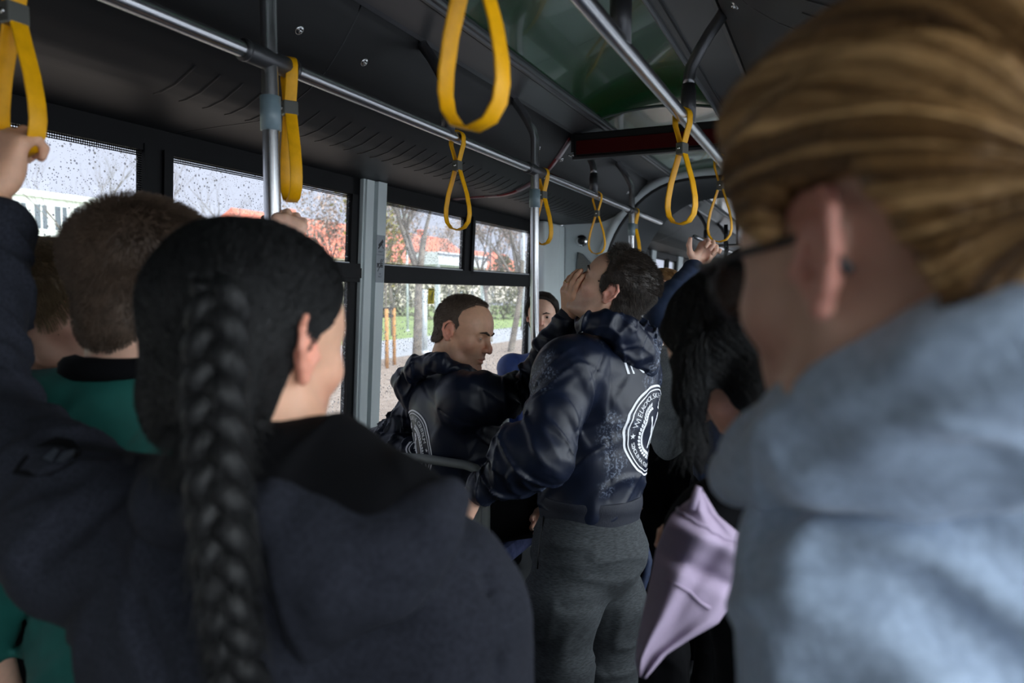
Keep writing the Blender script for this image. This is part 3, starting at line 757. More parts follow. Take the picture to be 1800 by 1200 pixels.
# the section beyond the joint
duct(-1, 6.06, 12.0, 'ceiling_duct', 3); duct(1, 6.06, 12.0, 'ceiling_duct', 4); ceiling(6.06, 12.0, 'ceiling')
for s in (-1, 1):
    w_ = MB(); wall_box(w_, s, 6.06, 12, 0, .74, 0, .06); struct('wall_left' if s < 0 else 'wall_right', w_.me(), m_grey2)
    w_ = MB(); wall_box(w_, s, 6.06, 6.5, .7, 2.10, .03, .05); wall_box(w_, s, 8.1, 8.3, .7, 2.10, .03, .05); wall_box(w_, s, 9.6, 9.9, .7, 2.1, .03, .05); wall_box(w_, s, 11.6, 12., .7, 2.1, .03, .05); struct('trim_%d' % (8 if s < 0 else 9), w_.me(), m_grey)
    window(s, 6.5, 8.1, None, [7.3], g_clear, g_clear, 7 if s < 0 else 10); window(s, 8.3, 9.6, None, [9.], g_clear, g_clear, 8 if s < 0 else 11); window(s, 9.9, 11.6, None, [10.8], g_clear, g_clear, 9 if s < 0 else 12)
struct('wall_end', MB().box((-2.0, 12.0, 0), (.52, 12.06, 1.0)).box((-2.0, 12, 1.95), (.52, 12.06, 2.5)).box((-2, 12, .9), (-1.6, 12.06, 2)).box((.1, 12, .9), (.52, 12.06, 2)).me(), m_grey)
# ---------------- handrails, poles, straps
def rail(x, y0, y1, z, label, posts, sockets, name='handrail'):
    t = empty(name, (x, y0, z), label, 'handrail', 'handrails along the aisle')
    MB().tube([(x, y, z) for y in np.linspace(y0, y1, 12)], .0165, 20).build('tube', m_steelh, t)
    s = -1 if x < CX else 1
    for y in posts:
        pts = [(x, y, z + .01), (x, y, z + .10), (x, y, z + .12), (x + s * .006, y, z + .15), (x + s * .030, y, z + .195), (x + s * .055, y, z + .235), (x + s * .085, y, z + .275), (x + s * .098, y, z + .297)]
        h = MB().tube(pts[1:], .0165, 16).build('hanger_post', m_steeld, t)
        MB().tube([(x, y, z), (x, y, z + .09), (x, y, z + .092), (x, y, z + .105)], [.021, .021, .0185, .0185], 16).build('sleeve', m_joint, h)
    for y in sockets:
        MB().tube([(x, y - .075, z), (x, y - .073, z), (x, y + .073, z), (x, y + .075, z)], [.018, .0215, .0215, .018], 18).tube([(x, y - .076, z), (x, y - .068, z)], .0225, 18).tube([(x, y + .068, z), (x, y + .076, z)], .0225, 18).build('joint_socket', m_joint, t)
    return t
XL, XR, RZ = -1.10, -.385, 2.092
rail(XL, -1.6, 4.99, RZ, 'steel handrail running above the window side seats, upright poles under it', [-.2, .5, 2.0, 3.48], [-.3, 1.225, 2.71, 4.22])
rail(XR, -1.6, 4.99, RZ - .015, 'steel handrail running overhead past the blonde head, nearest to the green ceiling right edge', [.0, .68, 1.38, 2.08, 2.80, 3.52, 4.3], [])
def pole(y, label, bend=False, top_bend=True):
    t = empty('grab_pole', (XL, y, 0), label, 'grab pole', 'upright steel poles beside the seats')
    x, z = XL, RZ; s = -1
    low = [(x, y, 1.30)] if not bend else [(x, y, 1.46), (x + .002, y + .003, 1.40), (x + .012, y + .012, 1.36), (x + .045, y + .03, 1.28), (x + .08, y + .04, 1.18), (x + .085, y + .04, 1.0), (x + .085, y + .04, .4), (x + .085, y + .04, .02)]
    up = [(x, y, z + .12), (x + s * .006, y, z + .15), (x + s * .030, y, z + .195), (x + s * .055, y, z + .235), (x + s * .085, y, z + .275), (x + s * .098, y, z + .297)]
    pts = (low[::-1] if bend else [(x, y, .02), (x, y, .8)]) + [(x, y, 1.8), (x, y, z)] + (up if top_bend else [(x, y, 2.30), (x, y, 2.39)])
    MB().tube(pts, .0175, 24).build('pole', m_steel, t)
    MB().tube([(x, y, z - .146), (x, y, z - .145), (x, y, z - .075), (x, y, z - .074)], [.018, .0215, .0215, .018], 20).build('clamp_ring', m_clamp, t)
    bx = x + (.085 if bend else 0); by = y + (.04 if bend else 0)
    MB().tube([(bx, by, 0), (bx, by, .02), (bx, by, .03)], [.045, .045, .02], 20).build('floor_flange', m_joint, t)
    return t
pole(1.225, 'brushed steel upright pole nearest the camera, blue grey ring below the handrail joint', top_bend=False)
pole(2.71, 'brushed steel upright pole bending at its lower end in front of the woman in blue', True)
pole(4.22, 'upright pole farthest along the bus by the joint arch', False)
pole_far = pole(4.22, 'x') if False else None
def strap(x, y, z, label, scale=1.0, yaw=0.0, buckle=m_grey2, name='hanging_strap', width=.026, tilt=0.0):
    t = empty(name, (x, y, z), label, 'hanging strap', 'yellow hanging straps on the handrails')
    c, s = math.cos(yaw), math.sin(yaw)
    def T(a, b): return (x + a * c, y + a * s, z + b)
    loop = [(.004, -.085), (.009, -.10), (.020, -.135), (.033, -.175), (.041, -.215), (.0425, -.240), (.038, -.262), (.024, -.280), (0, -.287)]
    L = loop + [(-a, b) for a, b in loop[-2::-1]]
    MB().strip([T(a * scale, b * scale) for a, b in L], width, .0042, closed=True, side=(-s, c, 0)).build('loop', m_yellow, t)
    U = [(.0045, -.088), (.006, -.072), (.014, -.045), (.022, -.020)] + [(.0225 * math.cos(q), .0225 * math.sin(q)) for q in np.linspace(-.2, PI + .2, 13)] + [(-.022, -.020), (-.014, -.045), (-.006, -.072), (-.0045, -.088)]
    MB().strip([T(a, b) for a, b in U], width, .0040, closed=False, side=(-s, c, 0)).build('rail_loop', m_yellow, t)
    b = MB(); R_ = np.array([[c, -s], [s, c]])
    for lo, hi in (((-.011, -width / 2 - .003, -.102), (.011, width / 2 + .003, -.070)),):
        v = []; bb = MB().box(lo, hi, .003)
        for q in bb.v: w = R_ @ q[:2]; v.append((x + w[0], y + w[1], z + q[2]))
        b.add(v, bb.f)
    bk = b.build('buckle', buckle, t)
    cc = T(0, -.086); n_ = np.array([-s, c, 0]) * -1
    MB().tube([np.array(cc) + n_ * (width / 2 + .002), np.array(cc) + n_ * (width / 2 + .006)], .004, 8).build('rivet', m_chrome, bk)
    return t
m_buckle = mat('smoky_grey_buckle', (.10, .10, .09), .3)
SL = [(XL, .70, 'yellow strap at the left edge, gripped by a raised hand', .0), (XL, 1.285, 'yellow strap just behind the nearest steel pole', -.6), (XL, 2.06, 'yellow strap hanging between two poles in front of the upper window', .0),
      (XL, 2.80, 'yellow strap partly hidden behind the second steel pole', -.3), (XL, 3.54, 'small yellow strap hanging before the light grey bulkhead', .0), (XL, 4.30, 'yellow strap beside the third pole above the tilted head', -.6)]
for x, y, lb, yw in SL: strap(x, y, RZ, lb, yaw=yw, buckle=m_buckle)
SR = [(XR, .76, 'large blurred yellow strap in front of the green ceiling, top centre', -.22), (XR, 2.00, 'yellow strap hanging from the right rail over the tilted head', -.35), (XR, 2.72, 'yellow strap held by the raised hand with the navy sleeve', -.1)]
for x, y, lb, yw in SR: strap(x, y, RZ - .015, lb, yaw=yw, buckle=m_buckle, tilt=0)
# second section: rail, pole, straps
rail(XL, 6.3, 11.6, RZ, 'thin steel handrail beyond the joint arch', [6.9, 8.3], [], )
strap(XL, 6.75, RZ, 'small dark yellow strap hanging inside the rear section', buckle=m_black)
strap(-.6, 7.6, RZ, 'faint yellow strap behind the raised hand', buckle=m_black)
t_ = empty('ceiling_bar', (CX, 7.6, 2.092), 'bar across the rear section holding a faint yellow strap', 'handrail')
MB().tube([(XL, 7.6, 2.092), (XR, 7.6, 2.092)], .0165, 14).build('tube', m_steeld, t_); MB().tube([(-.9, 7.6, 2.1), (-.9, 7.6, 2.42)], .0165, 12).build('hanger_post', m_steeld, t_)
t_ = empty('curved_grab_pole', (-.33, 5.35, 0), 'bright steel pole curving down behind the raised hand', 'grab pole')
MB().tube([P(1276, 426, 5.2), P(1277, 440, 5.2), P(1276, 455, 5.2), P(1272, 470, 5.2), P(1268, 480, 5.2), P(1262, 560, 5.2), (P(1262, 800, 5.2)[0], P(1262, 800, 5.2)[1], .0)], .016, 14).build('pole', m_chrome, t_)
MB().tube([P(1276, 395, 5.2), P(1276, 430, 5.2)], .014, 12).build('hanger', m_black, t_)
t_ = empty('grab_pole', (P(1461, 690, 3.2)[0], P(1461, 690, 3.2)[1], 0), 'short bright piece of steel pole showing between the black bun and the grey fleece', 'grab pole')
_q = P(1461, 690, 3.2); MB().tube([(_q[0], _q[1], .03), (_q[0], _q[1], 2.3)], .0165, 14).build('pole', m_chrome, t_); MB().tube([(_q[0], _q[1], 0), (_q[0], _q[1], .03)], .045, 16).build('floor_flange', m_joint, t_)
# display board
t = empty('display_board', (CX, 3.38, 2.33), 'long black board with a dark red screen under the green ceiling', 'display board')
MB().box((-1.172, 3.38, 2.262), (-.325, 3.46, 2.375), .006).build('housing', m_black, t)
MB().box((-1.155, 3.370, 2.272), (-.34, 3.382, 2.338), .002).build('screen', m_led, t)
MB().box((-1.172, 3.362, 2.248), (-.325, 3.40, 2.262), .003).build('bottom_rail', m_joint, t)
for x in (-1.18, -.317): MB().box((x - .012, 3.40, 2.29), (x + .012, 3.44, 2.40), .002).build('bracket', m_joint, t)
for x in (-1.19, -1.17): MB().tube([(x, 3.365, 2.272), (x, 3.40, 2.272)], .005, 8).build('bolt', m_chrome, t)
# camera dome, speaker, stickers on the bulkhead and pillar
def disc(c, n, r, th, mb=None, k=24):
    c = np.array(c); n = unit(n); return (mb or MB()).tube([c, c + n * th], r, k)
c = np.array([-1.665, 5.0, 1.985]); t = empty('ceiling_camera', c, 'round chrome camera dome on the light grey bulkhead', 'camera')
disc(c, (0, -1, 0), .042, .012).build('chrome_ring', m_chrome, t); MB().sphere(c + [0, -.012, 0], (.027, .026, .027), 12).build('dark_lens', m_black, t)
def perf_mat():
    M = Mat('perforated_metal'); v = M.n('TexVoronoi'); v.inputs['Scale'].default_value = 95; v.inputs['Randomness'].default_value = 0; M.l(M.coord((1, 0, 1)), v.inputs['Vector'])
    r = M.n('ValToRGB'); M.l(v.outputs['Distance'], r.inputs[0]); r.color_ramp.elements[0].position = .30; r.color_ramp.elements[0].color = (.01, .01, .01, 1); r.color_ramp.elements[1].position = .38; r.color_ramp.elements[1].color = (.22, .22, .20, 1)
    b = M.n('BsdfPrincipled', Roughness=.4); M.l(r.outputs[0], b.inputs['Base Color']); M.l(b.outputs[0], M.out.inputs[0]); return M.m
t = empty('speaker_grille', (-1.68, 4.99, 1.8), 'dark triangular perforated speaker grille behind the raised fingers', 'speaker')
pg = [(-1.69, 1.905), (-1.655, 1.885), (-1.54, 1.76), (-1.55, 1.73), (-1.70, 1.62), (-1.715, 1.65)]
MB().prism(pg, 4.985, 4.999).build('perforated_cover', perf_mat(), t); MB().tube([(x, 4.988, z) for x, z in pg], .006, 8, closed=True).build('rim', m_grey2, t)
t = MB().prism([(-1.79, 1.60), (-1.60, 1.60), (-1.60, 1.50), (-1.79, 1.50)], 4.99, 4.998).build('wall_hatch', m_grey, b1); t['kind'] = 'structure'
# moulded seam lines on the bulkhead
struct('panel_joint', MB().box((-1.80, 4.992, .6), (-1.794, 5.0, 2.09)).box((-1.60, 4.994, .6), (-1.597, 5.0, 1.5)).me(), m_grey2, b1)
def wall_quad(mb, y0, y1, z0, z1, off):
    v = [(wx(z) + off, y, z) for y, z in ((y0, z0), (y1, z0), (y1, z1), (y0, z1))] + [(wx(z) + off - .0012, y, z) for y, z in ((y0, z0), (y1, z0), (y1, z1), (y0, z1))]
    return mb.add(v, [(0, 1, 2, 3), (7, 6, 5, 4), (0, 4, 5, 1), (1, 5, 6, 2), (2, 6, 7, 3), (3, 7, 4, 0)])
def wall_poly(mb, pts, off):
    n = len(pts); v = [(wx(z) + off, y, z) for y, z in pts]; return mb.add(v, [tuple(range(n))])
m_stk = mat('pale_sticker', (.30, .33, .36), .4); m_ink = mat('black_ink', (.006, .006, .008), .5); m_ystk = mat('yellow_sticker', (.75, .58, .01), .4)
def wtext(txt, y, z, h, off, mt, parent, name='lettering'):
    cu = bpy.data.curves.new('t', 'FONT'); cu.body = txt; cu.size = h; cu.align_x = 'CENTER'; to = bpy.data.objects.new('t', cu); COL.objects.link(to)
    bpy.context.view_layer.update(); me = bpy.data.meshes.new_from_object(to.evaluated_get(bpy.context.evaluated_depsgraph_get())); bpy.data.objects.remove(to)
    for v in me.vertices: a, b = v.co.x, v.co.y; v.co = (wx(z + b) + off, y + a, z + b)
    return link(name, me, mt, parent)
PO = .0535
t = empty('sticker_sheet', (wx(1.7) + PO, 2.76, 1.74), 'pale pictogram sticker of a camera and a crossed out sign on the window pillar', 'sticker')
wall_quad(MB(), 2.722, 2.788, 1.655, 1.865, PO + .0005).build('backing', m_stk, t)
ic = MB(); yc = 2.755
wall_poly(ic, [(yc - .020, 1.822), (yc + .012, 1.848), (yc + .020, 1.836), (yc - .012, 1.810)], PO + .001); wall_poly(ic, [(yc - .022, 1.808), (yc + .008, 1.832), (yc + .012, 1.826), (yc - .018, 1.802)], PO + .001)
wall_poly(ic, [(yc + .010, 1.826), (yc + .018, 1.812), (yc + .014, 1.810), (yc + .006, 1.824)], PO + .001); wall_poly(ic, [(yc + .014, 1.812), (yc + .024, 1.812), (yc + .024, 1.808), (yc + .014, 1.808)], PO + .001)
ic.build('camera_pictogram', m_ink, t)
ic = MB()
for q in ((-.026, .022, 1.737, 1.741), (-.026, .022, 1.722, 1.726), (-.024, -.010, 1.727, 1.737), (.0, .020, 1.727, 1.735)): wall_quad(ic, yc + q[0], yc + q[1], q[2], q[3], PO + .0012)
wall_poly(ic, [(yc - .022, 1.705), (yc - .018, 1.703), (yc + .024, 1.760), (yc + .020, 1.762)], PO + .0015); wall_poly(ic, [(yc - .004, 1.742), (yc + .002, 1.742), (yc + .010, 1.76), (yc + .004, 1.76)], PO + .0014)
ic.build('crossed_out_pictogram', m_ink, t)
wtext('OBIEKT', yc, 1.788, .011, PO + .001, m_ink, t); wtext('MONITOROWANY', yc, 1.776, .0065, PO + .001, m_ink, t); wtext('NIE', yc, 1.690, .010, PO + .001, m_ink, t); wtext('PALIĆ', yc, 1.677, .010, PO + .001, m_ink, t)
t = empty('window_sticker', (wx(1.6), 3.30, 1.6), 'small yellow pictogram sticker on the window behind the seated man', 'sticker')
_w = P(748, 507, 3.72); ya = 3.275
wall_quad(MB(), ya, ya + .060, 1.553, 1.633, .004).build('backing', m_ystk, t)
ic = MB(); wall_quad(ic, ya + .004, ya + .056, 1.624, 1.629, .0045)
def figure(y, z, h):
    wall_quad(ic, y - .05 * h, y + .05 * h, z + .83 * h, z + h, .0045); wall_poly(ic, [(y - .11 * h, z + .45 * h), (y + .11 * h, z + .45 * h), (y + .12 * h, z + .80 * h), (y - .12 * h, z + .80 * h)], .0045)
    wall_quad(ic, y - .09 * h, y - .02 * h, z, z + .48 * h, .0045); wall_quad(ic, y + .02 * h, y + .09 * h, z, z + .48 * h, .0045)
figure(ya + .018, 1.568, .034); figure(ya + .036, 1.568, .046); wall_poly(ic, [(ya + .038, 1.60), (ya + .046, 1.622), (ya + .050, 1.621), (ya + .042, 1.598)], .0045)
ic.build('pictogram', m_ink, t); wtext('MIEJSCE', ya + .03, 1.557, .009, .0045, m_ink, t)
# ---------------- seats
def seat(x, y, label, z0=.30, w=.44, facing=1):
    """shell seat on a podium; its back with a grip slot faces the camera"""
    t = empty('passenger_chair', (x, y, z0), label, 'seat', 'grey shell seats by the window')
    zt = 1.078; hw = w / 2
    def rim(z_, k=1.0): return z_
    R_ = MB(); c = .045
    prof = [(-hw, .72), (-hw, .80), (-hw, .93), (-hw + .002, 1.02), (-hw + .012, zt - .03), (-hw + .035, zt - .008), (-hw + .07, zt), (0, zt + .006), (hw - .07, zt), (hw - .035, zt - .008), (hw - .012, zt - .03), (hw - .002, 1.02), (hw, .93), (hw, .80), (hw, .72)]
    R_.tube([(x + a, y + .02 * (b - .7), b) for a, b in prof], .0145, 10, up=(0, 1, 0)); h = R_.build('grip_rim', m_seat, t)
    S = Sdf(); S.box((x, y + .004, .845), (hw - .006, .016, .125), .016, .001); S.box((x, y + .03, .70), (hw - .01, .018, .16), .016, .03)
    S.ell((x, y - .014, .925), (.055, .006, .022), .004, sub=True) ; S.ell((x, y - .012, .925), (.047, .006, .016), .002)
    S.cap((x - hw, y, .965), (x + hw, y, .965), .012, .012, .01)
    link('back_shell', np_mesh([S.mesh(.004)]), m_seat, t)
    MB().box((x - hw + .03, y + .02, .58), (x + hw - .03, y + .055, .94), .015).build('back_cushion', m_cush, t)
    MB().box((x - hw + .01, y + .02, .42 + z0 - .02), (x + hw - .01, y + .44, .47 + z0), .02).build('seat_cushion', m_cush, t)
    MB().box((x - .1, y + .08, z0), (x + .1, y + .34, .42 + z0 - .01), .01).build('pedestal', m_grey2, t)
    return t
struct('trim_10', MB().box((-1.98, -1.0, 0), (-1.02, 4.62, .30), .01).me(), m_floor)
seat(-1.175, 1.955, 'grey seat back with a grip slot and oval mark, a dark sleeve resting on it')
seat(-1.65, 1.955, 'grey seat back next to the window, low and mostly hidden behind the braided head')
seat(-1.20, 3.13, 'light grey seat back with a grip slot seen between the two men')
seat(-1.665, 3.13, 'light grey seat back next to the window, by the woman in blue')
# ---------------------------------------------------------------- outside the windows
GZ = -.35
def gmat(name, a, b, sc, r=.9): return mat(name, a, r, col2=b, vscale=sc)
m_mulch = gmat('brown_bark_mulch', (.16, .115, .085), (.30, .24, .20), 9)
m_grass = gmat('spring_grass', (.15, .22, .06), (.26, .32, .12), 3)
m_path = gmat('wet_grey_paving', (.30, .31, .33), (.38, .38, .40), 4)
m_bark = gmat('grey_brown_bark', (.10, .085, .07), (.20, .17, .14), 6)
m_twig = gmat('dark_twigs', (.11, .095, .085), (.16, .14, .12), 6)
m_roof = gmat('red_clay_roof', (.46, .115, .070), (.56, .17, .11), 2)
m_wallw = gmat('pale_render', (.62, .62, .60), (.70, .70, .68), 2); m_wallc = gmat('cream_render', (.50, .44, .36), (.56, .50, .42), 2)
m_pane = mat('dark_window_glass', (.06, .075, .09), .15); m_post = mat('pale_metal_post', (.42, .46, .48), .4); m_stake = gmat('orange_brown_stake', (.36, .17, .055), (.46, .24, .09), 8)
m_concr = gmat('pale_concrete', (.48, .50, .52), (.56, .57, .58), 3)
def GP(px, dist):
    """ground point in that direction"""
    p = P(px, 518, dist); return np.array([p[0], p[1], GZ])
# ground strips lie parallel to the bus
struct('ground_mulch', MB().box((-12.5, -40, GZ - .1), (-2.6, 80, GZ)).me(), m_mulch)
struct('ground_road', MB().box((-2.6, -40, GZ - .1), (14, 80, GZ - .002)).me(), m_path)
struct('ground_path', MB().box((-17.5, -40, GZ - .1), (-12.5, 80, GZ + .01)).me(), m_path)
struct('ground_grass', MB().box((-90, -60, GZ - .1), (-17.5, 120, GZ + .03)).me(), m_grass)
def tree(px, dist, h, r, label, seed, depth=5, spread=.55, group='bare trees outside', leaf=None, trunk_frac=.35, name='bare_tree', base=None, lean=0):
    rg = random.Random(seed); b = GP(px, dist) if base is None else np.array(base); t = empty(name, b, label, 'tree', group); tk = MB(); br = MB()
    def grow(p, d, L, r0, lv, mb):
        pts = [p]; rr = [r0]; q = np.array(p, float); dd = np.array(d, float); n = 3
        for i in range(n):
            dd = unit(dd + np.array([rg.uniform(-.14, .14), rg.uniform(-.14, .14), rg.uniform(-.02, .12)])); q = q + dd * L / n; pts.append(q.copy()); rr.append(r0 * (1 - .4 * (i + 1) / n))
        mb.tube(pts, rr, 7 if lv < 2 else 4, caps=False)
        if lv >= depth: return
        for k in range(3 if lv > 0 else 5):
            f = rg.uniform(.45, 1.0); idx = min(n, max(1, int(round(f * n)))); a = rg.uniform(0, 2 * PI); sd = np.array([math.cos(a), math.sin(a), 0]) * spread * rg.uniform(.6, 1.4)
            grow(pts[idx], unit(dd * .8 + sd + np.array([0, 0, .25])), L * rg.uniform(.52, .75), rr[idx] * .62, lv + 1, br)
    grow(b, unit([lean, 0, 1]), h * trunk_frac, r * .72, 0, tk)
    tk.build('trunk', m_bark, t); br.build('branches', m_twig, t)
    if leaf: 
        lf = MB(); vs = br.v; 
        for k in range(leaf[1]):
            v = np.array(vs[rg.randrange(len(vs))]); s = leaf[2]; a = np.array([rg.gauss(0, 1) for _ in range(3)]); c = np.cross(a, [0.3, .4, 1]); a = unit(a) * s; c = unit(c) * s * .6
            v = v + np.array([rg.gauss(0, s * 2) for _ in range(3)]); lf.add([v - a, v + c, v + a, v - c], [(0, 1, 2, 3)])
        lf.build('leaves', leaf[0], t)
    return t
m_ivy = gmat('yellow_green_leaves', (.20, .19, .05), (.32, .27, .09), 3); m_bud = gmat('pinkish_buds', (.34, .25, .22), (.42, .33, .28), 3)
TR = [(165, 30, 13, .14, 'faint slim bare tree seen through the left upper pane', 5), (338, 16, 7.2, .10, 'bare tree with forking twigs beside the dark mullion', 5), (402, 24, 7.5, .12, 'small bare tree with arching twigs left of the nearest pole', 5),
      (560, 26, 8, .13, 'bare tree in front of the long red roof, near the pale pillar', 5), (732, 21, 10.5, .20, 'thick trunked bare tree behind the pale sign post', 5), (690, 34, 10, .15, 'bare tree before the red roof right of the pillar', 5),
      (800, 52, 10, .18, 'twiggy bare tree before the low pale building', 5), (862, 30, 9, .16, 'bare tree right of the seated head', 5), (898, 25, 9, .17, 'leaning trunk by the grass left of the second pole', 5), (918, 40, 10, .15, 'bare tree by the window edge beside the second pole', 5), (250, 40, 9, .15, 'bare tree behind the mullion of the left window', 5)]
for i, (px, dd, h, r, lb, dp) in enumerate(TR): tree(px, dd, h, r, lb, 11 + i, dp, lean=(.12 if px == 898 else 0), leaf=((m_bud, 1500, .075) if px in (800, 862, 918, 732, 690, 560) else None))
tree(650, 24.5, 8.5, .13, 'tree with clinging yellow green leaves next to the pale pillar', 77, 4, leaf=(m_ivy, 1800, .10), name='leafy_tree', spread=.35)
# red roofed houses
def house(px0, px1, dist, eave, ridge, label, wm, seed, floors=2, name='house', nwin=8, dep=10.):
    a, b = GP(px0, dist), GP(px1, dist); a[1] = a[1]; u = b - a; 
    x0 = a[0]; y0, y1 = a[1], b[1]; x0 = min(a[0], b[0]) if False else (a[0] + b[0]) / 2
    t = empty(name, (x0, y0, GZ), label, 'building')
    MB().box((x0 - dep, y0, GZ), (x0, y1, eave)).build('wall', wm, t)
    rf = MB(); v = [(x0 + .5, y0 - .5, eave), (x0 + .5, y1 + .5, eave), (x0 - dep / 2, y1 + .2, ridge), (x0 - dep / 2, y0 - .2, ridge), (x0 - dep - .5, y1 + .5, eave), (x0 - dep - .5, y0 - .5, eave)]
    rf.add(v, [(0, 1, 2, 3), (3, 2, 4, 5), (0, 3, 5), (1, 4, 2), (0, 5, 4, 1)]); rf.build('roof', m_roof, t)
    L = y1 - y0
    for f in range(floors):
        for k in range(nwin):
            yc = y0 + L * (k + .5) / nwin; zc = GZ + (eave - GZ) * (f + .55) / floors; w = MB().box((x0 - .02, yc - .45, zc - .65), (x0 + .04, yc + .45, zc + .65)).build('window', m_pane, t)
            MB().box((x0 + .03, yc - .03, zc - .65), (x0 + .07, yc + .03, zc + .65)).box((x0 + .03, yc - .55, zc - .75), (x0 + .08, yc + .55, zc - .65)).build('window_frame', m_wallw, w)
    for yc in (y0 + L * .3, y0 + L * .7): MB().box((x0 - dep / 2 - .4, yc - .4, ridge - 1), (x0 - dep / 2 + .4, yc + .4, ridge + .8)).build('chimney', m_roof, t)
    return t
def long_house(x0, y0, y1, eave, ridge, label, wm, floors, nwin, dep=11., flat=False, name='house', roofm=None):
    t = empty(name, (x0, y0, GZ), label, 'building'); MB().box((x0 - dep, y0, GZ), (x0, y1, eave)).build('wall', wm, t)
    if flat: MB().box((x0 - dep - .3, y0 - .3, eave), (x0 + .3, y1 + .3, eave + .35)).build('roof', m_wallw, t)
    else:
        v = [(x0 + .6, y0 - .5, eave), (x0 + .6, y1 + .5, eave), (x0 - dep / 2, y1 - 2, ridge), (x0 - dep / 2, y0 + 2, ridge), (x0 - dep - .6, y1 + .5, eave), (x0 - dep - .6, y0 - .5, eave)]
        MB().add(v, [(0, 1, 2, 3), (3, 2, 4, 5), (0, 3, 5), (1, 4, 2), (0, 5, 4, 1)]).build('roof', m_roof, t)
        for f in (.22, .5, .8): MB().box((x0 - dep / 2 - .4, y0 + (y1 - y0) * f - .5, ridge - 1), (x0 - dep / 2 + .4, y0 + (y1 - y0) * f + .5, ridge + .9)).build('chimney', m_roof, t)
    L = y1 - y0
    for f in range(floors):
        for k in range(nwin):
            yc = y0 + L * (k + .5) / nwin; zc = GZ + (eave - GZ) * (f + .55) / floors; ww = min(.55, L / nwin * .3)
            w = MB().box((x0 - .02, yc - ww, zc - .75), (x0 + .04, yc + ww, zc + .75)).build('window', m_pane, t)
            MB().box((x0 + .03, yc - .04, zc - .75), (x0 + .08, yc + .04, zc + .75)).box((x0 + .03, yc - ww - .1, zc - .87), (x0 + .10, yc + ww + .1, zc - .75)).build('window_frame', m_wallw, w)
    return t
long_house(-62, 66, 124, 6.6, 12.2, 'long house with a tall red tiled roof behind the bare trees', m_wallc, 2, 13)
long_house(-45, 26.5, 35.5, 7.6, 8, 'pale flat roofed block with rows of windows behind the left pane', m_wallw, 3, 7, flat=True, name='apartment_block', dep=8)
long_house(-80, 142, 190, 8, 13, 'red roofed house far behind the park trees', m_wallc, 2, 10)
# low pale shelter
a, b = GP(752, 40), GP(836, 40); t = empty('bus_shelter', a, 'low pale roof of a shelter across the grass', 'shelter')
yl, yh = a[1], a[1] + 6.0; xc = (a[0] + b[0]) / 2 - .5
MB().box((xc - 1.5, yl, 3.25), (xc, yh, 3.95)).build('roof', m_concr, t); MB().box((xc - .02, yl - .1, 3.78), (xc + .06, yh + .1, 3.86)).build('roof_edge', m_pane, t)
for yy in (yl + .2, yh - .2): MB().box((xc - .3, yy - .1, GZ), (xc - .1, yy + .1, 3.25)).build('post', m_post, t)
MB().box((xc - 1.4, yl + .2, 2.6), (xc - 1.36, yh - .2, 3.25)).build('back_panel', m_concr, t)
def post(px, dist, h, r, label, name='sign_post', cat='post', m=None):
    b = GP(px, dist); t = empty(name, b, label, cat)
    MB().tube([b, b + [0, 0, h]], r, 12).build('pole', m or m_post, t); MB().tube([b, b + [0, 0, .12]], r * 1.6, 12).build('base', m_concr, t); return t
t = post(746, 23.8, 2.12, .085, 'pale thick post standing at the edge of the mulch behind the seated man')
t = post(920, 33, 7, .07, 'slim pale lamp post near the right edge of the second window', 'lamp_post', 'lamp'); b = GP(920, 33); MB().box(b + [-.9, -.1, 6.95], b + [.1, .1, 7.1]).build('lamp_head', m_post, t)
t = post(716, 38, 6, .06, 'thin pale lamp post left of the pale sign post', 'lamp_post', 'lamp'); b = GP(716, 38); MB().box(b + [-.9, -.1, 5.95], b + [.1, .1, 6.1]).build('lamp_head', m_post, t)
# young tree with stakes
b0 = GP(676, 20.2); t = empty('young_tree', b0, 'young tree tied between orange brown stakes in the mulch', 'tree')
for px, dd in ((664, 20.4), (692, 20.2), (679, 19.2)):
    b = GP(px, dd); MB().tube([b, b + [0, 0, 1.58]], .05, 8).build('stake', m_stake, t)
for z in (1.02, 1.22):
    pa, pb, pc = [GP(px, dd) + [0, 0, z + .35] for px, dd in ((664, 20.4), (692, 20.2), (679, 19.2))]
    MB().strip([pa, pb, pc], .07, .012, closed=True, side=(0, 0, 1)).build('tie_band', m_black, t)
b = GP(677, 20); MB().tube([b, b + [.03, 0, 1.5], b + [0, .02, 4.2]], [.035, .028, .012], 8).build('trunk', m_bark, t)
rg = random.Random(5); br = MB()
for k in range(16):
    z = 1.7 + k * .15; a = rg.uniform(0, 6.28); c = b + [0, 0, z]; br.tube([c, c + np.array([math.cos(a), math.sin(a), .8]) * rg.uniform(.4, .8)], [.012, .004], 4)
br.build('branches', m_twig, t)
# low shrubs along the far edge of the lawn
m_shr = gmat('grey_green_shrub', (.16, .16, .10), (.26, .24, .17), 4)
def shrub(px, dist, w, h, label, seed, n=1600):
    rg = random.Random(seed); b = GP(px, dist); t = empty('shrub', b, label, 'shrub', 'shrubs beyond the lawn'); st = MB(); lf = MB()
    for k in range(9): a = rg.uniform(0, 6.28); st.tube([b, b + np.array([math.cos(a) * w * .4, math.sin(a) * w * .4, h * .8])], [.04, .01], 4)
    for k in range(n):
        a = rg.uniform(0, 6.28); q = rg.random() ** .5 * w * .5; z = rg.random() * h; q *= math.sqrt(max(.05, 1 - (z / h) ** 2)); v = b + np.array([math.cos(a) * q, math.sin(a) * q, z]); s = .16
        a_ = unit([rg.gauss(0, 1) for _ in range(3)]) * s; c_ = unit(np.cross(a_, [.3, .4, 1])) * s * .6; lf.add([v - a_, v + c_, v + a_, v - c_], [(0, 1, 2, 3)])
    st.build('stems', m_twig, t); lf.build('foliage', m_shr, t)
